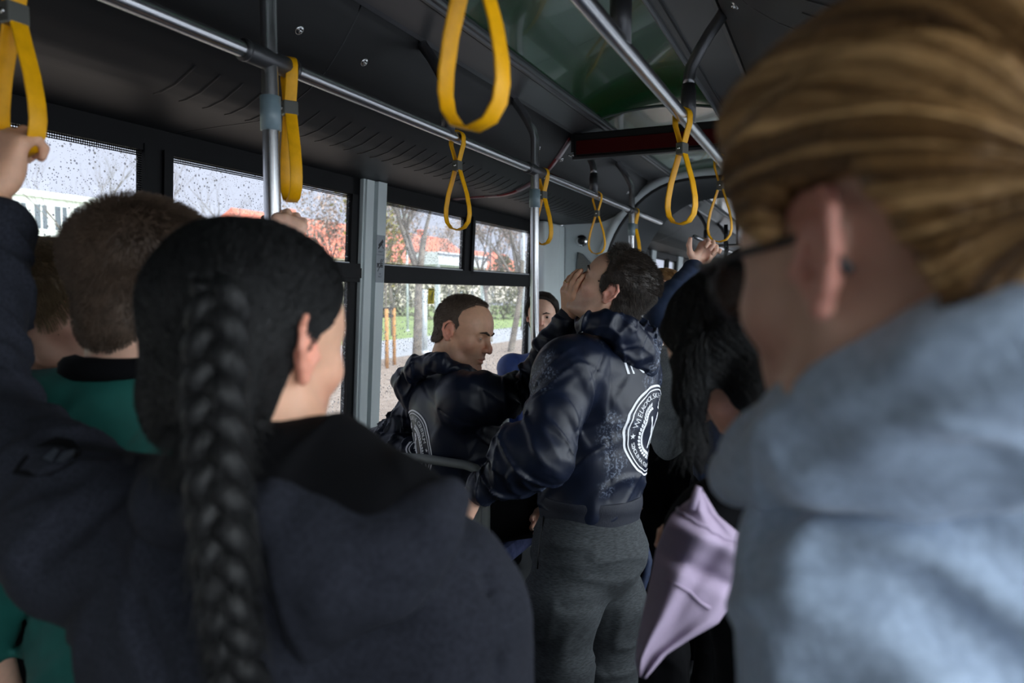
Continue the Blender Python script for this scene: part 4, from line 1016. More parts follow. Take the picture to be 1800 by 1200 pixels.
for i, (px, dd, w, h) in enumerate([(640, 62, 4.6, 4.6), (703, 66, 4.2, 3.6), (775, 57, 4.4, 5.0), (835, 70, 4.6, 5.5), (885, 58, 4.0, 5.0), (925, 72, 4.4, 4.5), (560, 50, 4.6, 3.4), (480, 54, 4.2, 3)]):
    shrub(px, dd, w, h, ['grey green shrub far left beyond the lawn', 'low shrub by the thin lamp post', 'tall shrub behind the shelter', 'tall grey green shrub above the seated head', 'wide shrub before the far red roof', 'shrub at the edge of the second window', 'shrub under the red roof in the left window', 'small shrub left of the nearest steel pole'][i], 40 + i)
# ---------------------------------------------------------------- people
m_skin = mat('fair_skin', (.74, .44, .32), .48, tint=True, sss=.12, var=.05, vscale=60, bump=.12, bscale=700)
m_skin2 = mat('warm_skin', (.73, .40, .26), .48, tint=True, sss=.12, var=.05, vscale=60, bump=.12, bscale=700)
m_skin3 = mat('pale_skin', (.52, .30, .22), .5, tint=True, sss=.12, var=.04, vscale=60)
m_eye = mat('eyeball', (1, 1, 1), .12, tint=True)
def hairmat(name, c1, c2, rough=.42, sc=60, st=(1, 1, 1), bump=.6):
    return mat(name, c1, rough, col2=c2, vscale=sc, stretch=st, bump=bump, bscale=sc * 4, sheen=0, spec=.4)
h_brown = hairmat('brown_hair', (.060, .037, .024), (.095, .060, .040), .6); h_dark = hairmat('dark_brown_hair', (.018, .012, .009), (.038, .026, .019), .5)
h_crop = hairmat('cropped_brown_hair', (.085, .056, .040), (.13, .090, .066), .65); h_black = hairmat('black_hair', (.0018, .0018, .0022), (.0042, .0040, .0044), .58); h_blond = hairmat('dark_blond_hair', (.13, .085, .045), (.24, .17, .10), .5)
h_gold = hairmat('golden_blond_hair', (.16, .075, .022), (.46, .27, .115), .36, 40); h_ginger = hairmat('ginger_blond_hair', (.22, .11, .04), (.36, .20, .09), .45)
m_navy = mat('navy_satin_jersey', (.0060, .0095, .024), .42, var=.15, vscale=14, bump=.18, bscale=900, spec=.36)
m_navy2 = m_navy.copy(); m_navy2.name = 'navy_satin_clean'
def scuff(m):
    t = m.node_tree; b = [n for n in t.nodes if n.type == 'BSDF_PRINCIPLED'][0]; src = b.inputs['Base Color'].links[0].from_socket; tc = t.nodes.new('ShaderNodeTexCoord')
    def th(sc, lo, hi, det=3):
        n = t.nodes.new('ShaderNodeTexNoise'); n.inputs['Scale'].default_value = sc; n.inputs['Detail'].default_value = det; t.links.new(tc.outputs['Object'], n.inputs['Vector']); r = t.nodes.new('ShaderNodeMapRange'); r.inputs[1].default_value = lo; r.inputs[2].default_value = hi; t.links.new(n.outputs[0], r.inputs[0]); return r.outputs[0]
    m_ = t.nodes.new('ShaderNodeMath'); m_.operation = 'MULTIPLY'; t.links.new(th(7, .56, .66), m_.inputs[0]); t.links.new(th(160, .50, .62, 6), m_.inputs[1])
    x = t.nodes.new('ShaderNodeMix'); x.data_type = 'RGBA'; t.links.new(m_.outputs[0], x.inputs[0]); t.links.new(src, x.inputs[6]); x.inputs[7].default_value = (.16, .19, .26, 1); t.links.new(x.outputs[2], b.inputs['Base Color'])
scuff(m_navy)
m_navyrib = mat('navy_ribbing', (.005, .007, .017), .7, bump=.5, bscale=220, bstretch=(4, 4, .4))
m_melange = mat('dark_grey_melange', (.011, .013, .016), .85, col2=(.036, .042, .048), vscale=50, stretch=(1.5, 1.5, 9), bump=.2, bscale=600)
m_heather = mat('charcoal_heather_fleece', (.012, .013, .019), .95, col2=(.022, .024, .034), vscale=260, bump=.25, bscale=500, spec=.2)
m_blackcl = mat('black_cotton', (.003, .003, .004), .95, spec=.15, bump=.1, bscale=500)
m_teal = mat('teal_green_cotton', (.002, .085, .070), .8, var=.12, vscale=20, bump=.2, bscale=700)
m_fleece = mat('blue_grey_fleece', (.33, .41, .54), .95, col2=(.43, .53, .68), vscale=150, bump=.4, bscale=350, sheen=.4)
m_gfleece = mat('grey_melange_fleece', (.26, .29, .30), .95, col2=(.36, .39, .40), vscale=180, bump=.3, bscale=400, sheen=.3)
m_blue = mat('blue_jacket', (.022, .050, .19), .6, var=.15, vscale=25, bump=.2, bscale=300); m_denim = mat('navy_denim', (.010, .020, .055), .7, var=.3, vscale=90, bump=.3, bscale=500)
m_navysl = mat('navy_sweat_sleeve', (.008, .020, .055), .8, var=.1, vscale=50, bump=.2, bscale=700); m_lilac = mat('lilac_jersey', (.32, .25, .35), .85, var=.05, vscale=30, bump=.2, bscale=700)
m_print = mat('white_print', (.75, .76, .80), .6, bump=.2, bscale=500); m_shoe = mat('dark_shoe', (.01, .01, .012), .5); m_sole = mat('pale_sole', (.4, .4, .4), .6)
m_gold = mat('gold_ring', (.8, .55, .25), .2, metal=1.0); m_lens = None
def tie_material(m, tie, axis, sc=9):
    """locks of lighter and darker hair all running to the point where it is tied"""
    t = m.node_tree; b = [n for n in t.nodes if n.type == 'BSDF_PRINCIPLED'][0]; g = t.nodes.new('ShaderNodeNewGeometry')
    a = t.nodes.new('ShaderNodeVectorMath'); a.operation = 'SUBTRACT'; t.links.new(g.outputs['Position'], a.inputs[0]); a.inputs[1].default_value = tuple(tie)
    pj = t.nodes.new('ShaderNodeVectorMath'); pj.operation = 'PROJECT'; t.links.new(a.outputs[0], pj.inputs[0]); pj.inputs[1].default_value = tuple(axis)
    rj = t.nodes.new('ShaderNodeVectorMath'); rj.operation = 'SUBTRACT'; t.links.new(a.outputs[0], rj.inputs[0]); t.links.new(pj.outputs[0], rj.inputs[1])
    n_ = t.nodes.new('ShaderNodeVectorMath'); n_.operation = 'NORMALIZE'; t.links.new(rj.outputs[0], n_.inputs[0])
    z = t.nodes.new('ShaderNodeTexNoise'); z.inputs['Scale'].default_value = sc; z.inputs['Distortion'].default_value = 0; z.inputs['Detail'].default_value = 5; z.inputs['Roughness'].default_value = .65; t.links.new(n_.outputs[0], z.inputs['Vector'])
    r = t.nodes.new('ShaderNodeValToRGB'); t.links.new(z.outputs[0], r.inputs[0]); r.color_ramp.elements[0].position = .34; r.color_ramp.elements[0].color = (.030, .013, .005, 1); r.color_ramp.elements[1].position = .64; r.color_ramp.elements[1].color = (.62, .38, .17, 1)
    q = r.color_ramp.elements.new(.48); q.color = (.18, .09, .030, 1); t.links.new(r.outputs[0], b.inputs['Base Color'])
def ones(V): return np.ones((len(V), 3))
def legs(par, hip, fw, mt, hip_r=.115, knee=None, z0=.0, wide=.09, feet_fwd=.0, vox=.008, top=None, name='trousers', bend=(0, 0)):
    """two trouser legs with pelvis in one garment, and a shoe on each foot"""
    fw = unit([fw[0], fw[1], 0]); rt = np.array([fw[1], -fw[0], 0]); S = Sdf(); hip = np.array(hip, float); H = hip[2] - z0
    S.cap(hip + rt * -.06, hip + rt * .06, hip_r, hip_r, .05); S.ell(hip - fw * .05 - [0, 0, .03], (hip_r * 1.05,) * 3, .06)
    for i, q in enumerate((-1, 1)):
        b = bend[i]; k = hip + rt * q * (wide + .01) + np.array([0, 0, -H * .47]) + fw * b; a = np.array([hip[0], hip[1], z0 + .09]) + rt * q * (wide + .03) + fw * (feet_fwd + b * .3)
        S.chain([hip + rt * q * wide * .9, k, a], [.098, .068, .052], .05); S.fold(hip + rt * q * wide, k, .14, .006, 16, 6, q + 3); S.fold(k, a, .12, .006, 18, 6, q + 7)
        f = Sdf(); f.cap(a - fw * .05 - [0, 0, .045], a + fw * .14 - [0, 0, .055], .036, .030, .01); f.cap(a, a + fw * .04 - [0, 0, .04], .045, .035, .03)
        f.box(a + fw * .04 - [0, 0, .078 + 0], (.5, .5, .012), .001, .001, sub=True, R=np.eye(3)) if False else None
        sh = link('shoe', np_mesh([f.mesh(.007)]), m_shoe, par); MB().box(a + [-.045, -.045, -.09] , a + [.045, .045, -.078], .004).build('heel', m_sole, sh) if False else None
    return link(name, np_mesh([S.mesh(vox)]), mt, par)
def person(name_label, base): 
    t = empty('person', (base[0], base[1], 0), name_label, 'person'); return t
def tube_hair_braid(name, path, a, b, r, turns, mt, par, twist0=0.0, side=None, n=240):
    pts = np.array(path, float); seg = np.linalg.norm(np.diff(pts, axis=0), axis=1); c = np.concatenate([[0], np.cumsum(seg)]); L = c[-1]
    tt = np.linspace(0, L, n); C_ = np.stack([np.interp(tt, c, pts[:, i]) for i in range(3)], 1)
    for _ in range(12): C_[1:-1] = (C_[:-2] + 2 * C_[1:-1] + C_[2:]) / 4
    T = np.gradient(C_, axis=0); T /= np.linalg.norm(T, axis=1)[:, None]; side = unit(side); X = side - T * (T @ side)[:, None]; X /= np.linalg.norm(X, axis=1)[:, None]; Y = np.cross(T, X)
    ph = tt / L * turns * 2 * PI; env = np.interp(tt / L, [0, .1, .8, 1], [.9, 1, .85, .5]); mb = MB(); CL = []
    for k in range(3):
        q = ph + k * 2 * PI / 3; p = C_ + X * (a * np.sin(q) * env)[:, None] + Y * (b * np.sin(2 * q) * env)[:, None]
        mb.tube(p, list(r * env), 10, smooth=True); CL.append(p)
    return mb.build(name, mt, par), np.concatenate(CL), np.concatenate([T] * 3)

# ======== standing man in the middle, head tilted back
def man_standing():
    az = math.radians(70); el = math.radians(33)
    F = D(-math.sin(az) * math.cos(el), math.cos(az) * math.cos(el), math.sin(el)); U = D(math.sin(az) * math.sin(el), -math.cos(az) * math.sin(el), math.cos(el))
    hc = P(1076, 512, 2.12); hd = Head(hc, F, U, 1.0)
    bz = math.radians(62); bf = D(-math.sin(bz), math.cos(bz)); br = np.array([bf[1], -bf[0], 0]); bb = -bf
    c7 = P(1082, 590, 2.14); base = P(1035, 960, 2.12)
    t = person('man in a navy hoodie, head tilted back, a hand on his chin', base)
    lsh = P(1000, 655, 1.98); rsh = P(1108, 660, 2.30); lel = P(958, 800, 1.86); lwr = P(832, 868, 1.92); rel = P(1040, 800, 2.42); rwr = P(985, 880, 2.36)
    S = Sdf(); hd.ops(S, eyes=.0, mouth=.001, neck=c7 - [0, 0, .03]); neckparts = S.mesh(.002)
    B = Sdf(); chest = P(1052, 700, 2.13); waist = P(1035, 880, 2.12)
    B.cap(c7, chest, .05, .12, .05); B.cap(chest, waist, .125, .12, .05); B.cap(waist, waist - [0, 0, .12], .12, .12, .05)
    B.chain([lsh, lel, lwr], [.045, .038, .026], .02); B.chain([rsh, rel, rwr], [.045, .038, .026], .02)
    hb = Sdf(); hand(hb, lwr, unit(lwr - lel) * 1.0 + D(-.2, .0, -.5) * .4, D(-.2, -.6, .7), -1, 1.0, (.9, 1., 1., 1.1)); hb2 = Sdf(); hand(hb2, rwr, D(-.7, 0, -.7), D(.2, .9, .2), 1, 1.0, (.5, .6, .6, .7))
    body = link('body', np_mesh([neckparts, B.mesh(.008), hb.mesh(.003), hb2.mesh(.004)], lambda V: hd.tint(V, .42)), m_skin, t)
    mole = hd.wd((-.0735, .035, .012)); MB().sphere(mole, .0022, 6).build('mole', m_ink, body)
    for q in (-1, 1): eyeball(hd, q, m_eye, t)
    brow(hd, h_dark, t, .0036)
    def reg(x, y, z):
        front = y - lin(z, [-.05, -.012, .0, .03, .05, .08, .10, .12], [.006, .012, .034, .044, .038, .048, .058, .062]) + .08 * np.abs(x)
        low = lin(y, [-.12, -.06, -.040, -.026, -.014, .002, .010, .03], [-.098, -.090, -.060, -.012, .030, .026, -.016, -.024]) - z
        return np.maximum(front, low)
    th = lambda x, y, z: .005 + .011 * np.clip((z - .02) / .08, 0, 1)  + .0 * y
    me = np_mesh([hd.shell(reg, th, vox=.003, noise=.003, nf=70, stretch=(1.4, .7, .8))]); hr = link('hair', me, h_dark, t)
    co, no = sample_mesh(me, 14000); lc = hd.loc(co); dl_ = np.stack([-.1 * np.sign(lc[:, 0]), -.8 + 0 * lc[:, 0], -.9 * (lc[:, 2] < .06) + .0], 1); dl_[:, 1] += 1.0 * (lc[:, 1] > .02) * (lc[:, 2] > .07)
    strands('loose_hair', hr, h_dark, co, hd.dirw(dl_), no, .010 + .005 * np.clip(lc[:, 2] / .1, 0, 1), n=5, lift=.22, curl=.5, r=.0004)
    # hoodie
    H = Sdf(); H.cap(c7 - [0, 0, .10], chest, .115, .150, .06); H.cap(chest, P(1040, 800, 2.12), .152, .152, .05); H.cap(P(1040, 800, 2.12), P(1036, 872, 2.12), .150, .150, .04)
    H.cap(lsh - br * -.03, rsh + br * -.02, .092, .092, .06); H.ell(P(1090, 690, 2.15), (.10, .10, .14), .06)
    H.cap(c7 - [0, 0, .04], lsh, .070, .085, .05); H.cap(c7 - [0, 0, .04], rsh, .070, .085, .05)
    H.chain([lsh, P(975, 735, 1.91), lel], [.080, .072, .070], .04); H.chain([lel, P(900, 825, 1.885), P(852, 856, 1.91)], [.078, .066, .050], .035)
    H.chain([rsh, rel, rwr], [.085, .07, .045], .04); H.ell(P(905, 782, 1.88), (.050, .050, .050), .04)
    H.fold(P(1040, 620, 2.1), P(1036, 900, 2.12), .26, .007, 11, 4, 1, .9); H.fold(lsh, lel, .13, .011, 20, 5, 2, .8); H.fold(lel, P(848, 858, 1.91), .12, .015, 32, 6, 3, .5); H.fold(rsh, rwr, .13, .01, 20, 7, 5)
    H.pcrease([(1062, 622), (1040, 670), (1022, 740), (1000, 800)], .005, .004); H.pcrease([(1075, 640), (1070, 740), (1072, 880)], .004, .004)
    me = np_mesh([H.mesh(.005)]); hood_body = link('hoodie', me, m_navy, t)
    # pulled down hood
    Q = Sdf(); rp = [(1020, 572, 2.03), (1036, 566, 1.99), (1062, 566, 1.97), (1095, 582, 1.98), (1125, 608, 2.04), (1138, 600, 2.16), (1120, 575, 2.26), (1070, 560, 2.28), (1020, 562, 2.22)]
    rp = [P(*a) for a in rp]; Q.chain(rp + [rp[0]], [.016, .024, .031, .035, .034, .034, .03, .025, .02, .016], .02)
    Q.ell(P(1112, 620, 2.07), (.060, .075, .050), .03); Q.cap(P(1085, 600, 2.02), P(1132, 640, 2.08), .035, .040, .03); Q.cap(P(1132, 640, 2.08), P(1133, 596, 2.14), .036, .032, .03); Q.cap(P(1135, 638, 2.10), P(1125, 660, 2.10), .030, .022, .02)
    Q.fold(P(1000, 560, 2.1), P(1140, 640, 2.1), .22, .010, 26, 9, 4, .2); Q.fold(P(1060, 560, 2.1), P(1140, 650, 2.1), .2, .006, 14, 22, 9, -.6)
    link('hood', np_mesh([Q.mesh(.004)]), m_navy, hood_body)
    # cuffs and hem
    def band(a, b, r0, r1, nm='cuff', rib=m_navyrib, par=hood_body): 
        a = np.array(a); b = np.array(b); MB().tube([a, a * .9 + b * .1, a * .1 + b * .9, b], [r0 * .94, r0, r1, r1 * .92], 28).build(nm, rib, par)
    band(P(856, 853, 1.91), P(838, 866, 1.918), .046, .042)
    Hm = Sdf(); Hm.ell(P(1036, 884, 2.12), (.165, .165, .035), .001); S2 = Sdf(); S2.cap(P(1037, 878, 2.12) , P(1036, 890, 2.12), .152, .147, .01); link('hem', np_mesh([_squash(S2, P(1036, 884, 2.12), .036)]), m_navyrib, hood_body)
    # trousers
    T = Sdf(); hipc = P(1032, 960, 2.12); nl = br * -1
    T.cap(P(1034, 905, 2.12), hipc, .138, .150, .05); T.ell(hipc + bb * .045 - [0, 0, .0], (.125, .125, .115), .06); T.ell(hipc + bf * .02 - [0, 0, .01], (.125, .125, .10), .06)
    lk = P(988, 1180, 2.02); rk = P(1072, 1180, 2.22)
    lf = lk - [0, 0, .44] + bb * .06; rf = rk - [0, 0, .44] + bb * .05
    T.chain([hipc + nl * .085, P(985, 1060, 2.02), lk, lf], [.108, .098, .076, .06], .05); T.chain([hipc - nl * .085, P(1075, 1060, 2.22), rk, rf], [.106, .096, .074, .06], .05)
    T.fold(P(1034, 930, 2.1), P(1030, 1010, 2.1), .24, .008, 24, 5, 2, .2); T.fold(P(985, 1040, 2.02), lk, .15, .008, 14, 6, 5, .6); T.fold(P(1075, 1040, 2.2), rk, .15, .008, 14, 6, 6, .6)
    T.crease([P(1075, 965, 1.98), P(1050, 990, 1.95), P(1020, 985, 1.93)], .007, .008)
    me = np_mesh([T.mesh(.006)]); tr = link('trousers', me, m_melange, t)
    bv = bvh_of(tr); zp = [ray_on(bv, *a) for a in ((957, 902), (953, 930), (948, 965), (945, 1000))]; zp = [z_ for z_ in zp if z_ is not None]
    if len(zp) > 1: MB().tube([z_ for z_ in zp], .0022, 6).build('pocket_zip', m_black, tr); MB().sphere(zp[0], .004, 6).build('zip_pull', m_chrome, tr)
    for a in (lf, rf):
        f = Sdf(); f.cap(a - bf * .04 - [0, 0, a[2] - .045], a + bf * .15 - [0, 0, a[2] - .04], .045, .036, .02); f.cap([a[0], a[1], .10], [a[0], a[1], .05], .045, .045, .03); link('shoe', np_mesh([f.mesh(.007)]), m_shoe, t)
    # emblem on the back
    bo = P(1108, 752, 2.10); nrm = D(.91, -.41, -.02); emblem(hood_body, bo, nrm, .130, 1)
    # chalk scuffs
    return t, hd
def _squash(S, c, h):
    V, Fc = S.mesh(.006); V = V.copy(); dz = V[:, 2] - c[2]; V[:, 2] = c[2] + np.clip(dz, -h, h); return V, Fc
def bvh_of(o):
    me = o.data; return BVHTree.FromPolygons([v.co[:] for v in me.vertices], [p.vertices[:] for p in me.polygons])
def ray_on(bv, px, py):
    d = P(px, py, 1.0) - CAM; h = bv.ray_cast(Vector(CAM), Vector(unit(d))); return None if h[0] is None else np.array(h[0]) + np.array(h[1]) * .001
def emblem(garment, o, n, R_, seed, par=None, word='INS', roll=0.0):
    bv = bvh_of(garment); n = unit(n); up = unit(ZZ - n * n[2]); rt = np.cross(up, n)
    if roll: up, rt = up * math.cos(roll) + rt * math.sin(roll), rt * math.cos(roll) - up * math.sin(roll)
    def proj_mesh(name, V2, Fc, lift=.0015):
        V = []; ok = []
        for a, b in V2:
            s = o + rt * a + up * b + n * .12; h = bv.ray_cast(Vector(s), Vector(-n), .24)
            if h[0] is None: V.append(s - n * .12); ok.append(False)
            else: V.append(np.array(h[0]) + np.array(h[1]) * lift); ok.append(True)
        Fc = [f for f in Fc if all(ok[i] for i in f)]
        if not Fc: return None
        used = sorted({i for f in Fc for i in f}); mp = {i: k for k, i in enumerate(used)}
        me = mesh([V[i] for i in used], [tuple(mp[i] for i in f) for f in Fc], True); return link(name, me, m_print, garment if par is None else par)
    def ringp(r0, r1, m=96):
        V2 = []; Fc = []
        for i in range(m):
            a = 2 * PI * i / m; V2 += [(r0 * math.cos(a), r0 * math.sin(a)), (r1 * math.cos(a), r1 * math.sin(a))]; j = (i + 1) % m; Fc.append((2 * i, 2 * j, 2 * j + 1, 2 * i + 1))
        return V2, Fc
    r = R_; V2, Fc = ringp(r * .955, r); b_, f_ = ringp(r * .885, r * .910); Fc = Fc + [tuple(i + len(V2) for i in f) for f in f_]; V2 = V2 + b_
    proj_mesh('emblem_ring', V2, Fc)
    # wreath
    V2 = []; Fc = []
    for s in (-1, 1):
        for k in range(20):
            a = -PI / 2 + s * (.16 + k * .137)
            for inn in (-1, 1):
                cx, cy = r * .565 * math.cos(a), r * .565 * math.sin(a); da = a + s * (PI / 2 + inn * .62 * -s * s); L = r * .125; w = r * .035
                dx, dy = math.cos(a + s * (PI / 2) - s * inn * .75), math.sin(a + s * (PI / 2) - s * inn * .75); nb = len(V2)
                V2 += [(cx, cy), (cx + dx * L * .5 - dy * w, cy + dy * L * .5 + dx * w), (cx + dx * L, cy + dy * L), (cx + dx * L * .5 + dy * w, cy + dy * L * .5 - dx * w)]; Fc.append((nb, nb + 1, nb + 2, nb + 3))
    proj_mesh('laurel_wreath', V2, Fc)
    # two slim figures
    V2 = []; Fc = []
    def limb(p, ws):
        nb = len(V2); m = len(p)
        for i in range(m):
            a = np.array(p[max(0, i - 1)]); b = np.array(p[min(m - 1, i + 1)]); t = unit(b - a); nn = np.array([-t[1], t[0]]) * ws[i]
            V2.append(tuple((np.array(p[i]) + nn) * r)); V2.append(tuple((np.array(p[i]) - nn) * r))
        for i in range(m - 1): Fc.append((nb + 2 * i, nb + 2 * i + 2, nb + 2 * i + 3, nb + 2 * i + 1))
    limb([(-.16, .33), (-.15, .24), (-.13, .16)], [.04, .055, .02]); limb([(-.14, .18), (-.10, .02), (-.02, -.10), (.06, -.22), (.12, -.34)], [.045, .06, .055, .035, .025]); limb([(-.06, -.04), (-.12, -.18), (-.22, -.36)], [.05, .035, .02]); limb([(-.12, .12), (-.02, .04), (.06, .10)], [.025, .022, .018])
    limb([(.20, .38), (.19, .30), (.17, .24)], [.035, .05, .02]); limb([(.18, .24), (.15, .08), (.12, -.06), (.16, -.20), (.18, -.36)], [.045, .055, .05, .035, .022]); limb([(.12, -.02), (.06, -.16), (.02, -.34)], [.045, .032, .02]); limb([(.24, .34), (.28, .24), (.20, .16)], [.02, .02, .02])
    proj_mesh('figure_pair', V2, Fc)
    V2 = []; Fc = []
    for s in (-1, 1):
        c = (s * r * .79, -r * .02); nb = len(V2); V2.append(c)
        for k in range(10): q = r * (.065 if k % 2 == 0 else .028); a = PI / 2 + k * PI / 5; V2.append((c[0] + q * math.cos(a), c[1] + q * math.sin(a)))
        Fc += [(nb, nb + 1 + k, nb + 1 + (k + 1) % 10) for k in range(10)]
    proj_mesh('star', V2, Fc)
    def glyph(ch, size):
        cu = bpy.data.curves.new('t', 'FONT'); cu.body = ch; cu.size = size; cu.align_x = 'CENTER'; to = bpy.data.objects.new('t', cu); COL.objects.link(to); bpy.context.view_layer.update()
        me = bpy.data.meshes.new_from_object(to.evaluated_get(bpy.context.evaluated_depsgraph_get())); bpy.data.objects.remove(to); return [tuple(v.co[:2]) for v in me.vertices], [tuple(p.vertices) for p in me.polygons]
    def arc_text(txt, rad, a0, a1, size, flip, name):
        V2 = []; Fc = []
        for i, ch in enumerate(txt):
            if ch == ' ': continue
            a = a0 + (a1 - a0) * i / (len(txt) - 1); gv, gf = glyph(ch, size); th = a - PI / 2 if not flip else a + PI / 2; nb = len(V2); cx, cy = rad * math.cos(a), rad * math.sin(a)
            for x, y in gv: y -= size * .35; x *= 1.15; V2.append((cx + x * math.cos(th) - y * math.sin(th), cy + x * math.sin(th) + y * math.cos(th)))
            Fc += [tuple(k + nb for k in f) for f in gf]
        proj_mesh(name, V2, Fc)
    arc_text('WIELKOPOLSKIE CENTRUM', r * .775, math.radians(162), math.radians(18), r * .155, False, 'lettering')
    arc_text('SZKOLENIA OCHRONY I BEZPIECZEŃSTWA', r * .775, math.radians(194), math.radians(346), r * .120, True, 'lettering')
    if word:
        V2 = []; Fc = []; x0 = -r * .72
        for ch in word:
            gv, gf = glyph(ch, r * .50); nb = len(V2); w = max(v[0] for v in gv) - min(v[0] for v in gv); mnx = min(v[0] for v in gv)
            V2 += [(x0 + (v[0] - mnx) * 1.0, r * 1.28 + v[1]) for v in gv]; Fc += [tuple(k + nb for k in f) for f in gf]; x0 += w + r * .07
        proj_mesh('lettering', V2, Fc)

# ======== man reaching out to hold the other's chin
def man_reaching():
    be = math.radians(24); pi_ = math.radians(14)
    F = D(math.cos(be) * math.cos(pi_), -math.sin(be) * math.cos(pi_), -math.sin(pi_)); hc = P(814, 586, 2.40); hd = Head(hc, F, D(.24, 0, 1), 1.0)
    bf = D(.93, .36); br = np.array([bf[1], -bf[0], 0]); bb = -bf
    c7 = P(772, 662, 2.48); base = P(815, 900, 2.45)
    t = person('man with cropped brown hair reaching out to hold another man by the chin', base)
    rsh = P(818, 702, 2.26); lsh = P(772, 690, 2.60); rel = P(918, 686, 2.33); rwr = P(1001, 556, 2.20); lel = P(672, 785, 2.66); lwr = P(745, 800, 2.52)
    S = Sdf(); hd.ops(S, eyes=.42, mouth=.0012, neck=c7 - [0, 0, .02]); hm_ = S.mesh(.002)
    B = Sdf(); chest = P(806, 760, 2.42); waist = P(818, 880, 2.44); B.cap(c7, chest, .05, .11, .05); B.cap(chest, waist, .115, .11, .05)
    B.chain([rsh, rel, rwr], [.045, .038, .026], .02); B.chain([lsh, lel, lwr], [.045, .038, .026], .02)
    hb = Sdf(); hy = unit(P(1000, 482, 2.13) - rwr); hand(hb, rwr, hy, D(-.80, -.55, .12), 1, .98, (.30, .34, .38, .42), (.55, .95), spread=.035)
    hb2 = Sdf(); hand(hb2, lwr, D(.9, -.3, -.2), D(0, 0, 1), 1, 1, (.5, .5, .5, .5))
    body = link('body', np_mesh([hm_, B.mesh(.008), hb.mesh(.0022), hb2.mesh(.004)], lambda V: hd.tint(V, .55)), m_skin2, t)
    w_, hx, hyy, hz = hand_frame(rwr, hy, D(-.80, -.55, .12), 1); rc = w_ + (hx * -.0135 + hyy * .112 - hz * .004) * .98
    q = unit(hyy * .95 - hz * .3); a = np.cross(q, hx); MB().tube([rc + (hx * math.cos(k) + a * math.sin(k)) * .0098 for k in np.linspace(0, 2 * PI, 25)[:-1]], .0013, 8, closed=True).build('ring', m_gold, t)
    for q in (-1, 1): eyeball(hd, q, m_eye, t, (0, .75, -.65))
    brow(hd, h_brown, t, .0034)
    # dark lash lines
    def reg(x, y, z):
        front = y - lin(z, [-.05, -.012, .0, .03, .05, .075, .10, .12], [-.004, .000, .008, .018, .008, .012, .034, .052]) - .6 * np.clip(.034 - np.abs(x), 0, 1) * (z > .06)
        low = lin(y, [-.12, -.06, -.040, -.026, -.014, .002, .010, .03], [-.052, -.050, -.034, -.004, .030, .026, .000, -.006]) - z
        return np.maximum(front, low)
    me = np_mesh([hd.shell(reg, lambda x, y, z: .0012 + .004 * np.clip((z - .05) / .06, 0, 1), vox=.0025, noise=.0006, nf=90, k=.004)]); hr = link('hair', me, h_crop, t)
    co, no = sample_mesh(me, 16000); lc = hd.loc(co); dl_ = np.stack([0 * lc[:, 0], -.3 + 0 * lc[:, 0], -.9 * (lc[:, 2] < .08) + 0], 1); dl_[:, 1] += .9 * (lc[:, 2] > .08)
    strands('loose_hair', hr, h_crop, co, hd.dirw(dl_), no, .003 + .004 * np.clip(lc[:, 2] / .1, 0, 1), n=4, lift=.7, curl=.3, r=.00035)
    H = Sdf(); H.cap(c7 - [0, 0, .09], chest, .105, .135, .06); H.cap(chest, P(820, 880, 2.44), .135, .132, .05); H.cap(rsh, lsh, .080, .080, .06)
    H.cap(c7 - [0, 0, .05], rsh, .065, .075, .05); H.cap(c7 - [0, 0, .05], lsh, .065, .075, .05); H.ell(P(770, 720, 2.44), (.07, .09, .11), .05)
    H.chain([rsh, P(868, 700, 2.25), rel], [.078, .066, .056], .035); H.chain([rel, P(965, 612, 2.24), P(996, 566, 2.21)], [.056, .048, .038], .03)
    H.chain([lsh, lel], [.075, .070], .04); H.cap(lel, P(725, 792, 2.54), .070, .055, .03); H.ell(lel, (.078, .06, .058), .03)
    H.fold(rsh, rel, .14, .013, 18, 5, 1, .9); H.fold(rel, P(996, 566, 2.21), .10, .010, 26, 6, 2, .3); H.fold(lsh, lel, .12, .011, 22, 7, 3, .5); H.fold(lel + [0, 0, .05], P(725, 792, 2.54), .12, .014, 26, 5, 8, .2)
    H.fold(P(800, 660, 2.4), P(815, 900, 2.44), .22, .006, 11, 5, 4, .9); H.pcrease([(742, 672), (752, 695), (775, 722), (810, 742), (845, 744)], .006, .004)
    ho = link('hoodie', np_mesh([H.mesh(.005)]), m_navy2, t)
    Q = Sdf(); rp = [P(*a) for a in ((838, 668, 2.36), (815, 655, 2.31), (775, 636, 2.30), (735, 645, 2.36), (712, 668, 2.46), (735, 650, 2.58), (790, 645, 2.58))]; Q.chain(rp, [.024, .028, .030, .032, .034, .03, .028], .02)
    Q.ell(P(727, 682, 2.46), (.055, .060, .068), .03); Q.cap(P(715, 665, 2.46), P(724, 718, 2.44), .040, .020, .02); Q.fold(P(700, 640, 2.4), P(740, 730, 2.4), .2, .009, 20, 12, 6, .6); Q.fold(P(700, 650, 2.4), P(850, 650, 2.4), .15, .006, 26, 9, 2, .2)
    link('hood', np_mesh([Q.mesh(.004)]), m_navy, ho)
    a, b = P(996, 566, 2.21), P(1004, 549, 2.20); MB().tube([a - (b - a) * .3, a, b, b + (b - a) * .05], [.036, .037, .034, .031], 24).build('cuff', m_navyrib, ho)
    a = P(818, 885, 2.44); MB().tube([a + [0, 0, .04], a + [0, 0, .02], a - [0, 0, .02], a - [0, 0, .03]], [.120, .136, .134, .12], 32).build('hem', m_navyrib, ho)
    emblem(ho, P(752, 778, 2.42), unit(bb + br * .30), .115, 2, word='')
    hip = P(826, 925, 2.46); hip[2] = .88; T = Sdf(); T.cap(P(820, 880, 2.44), hip, .125, .13, .05)   # he sits sideways on the chair
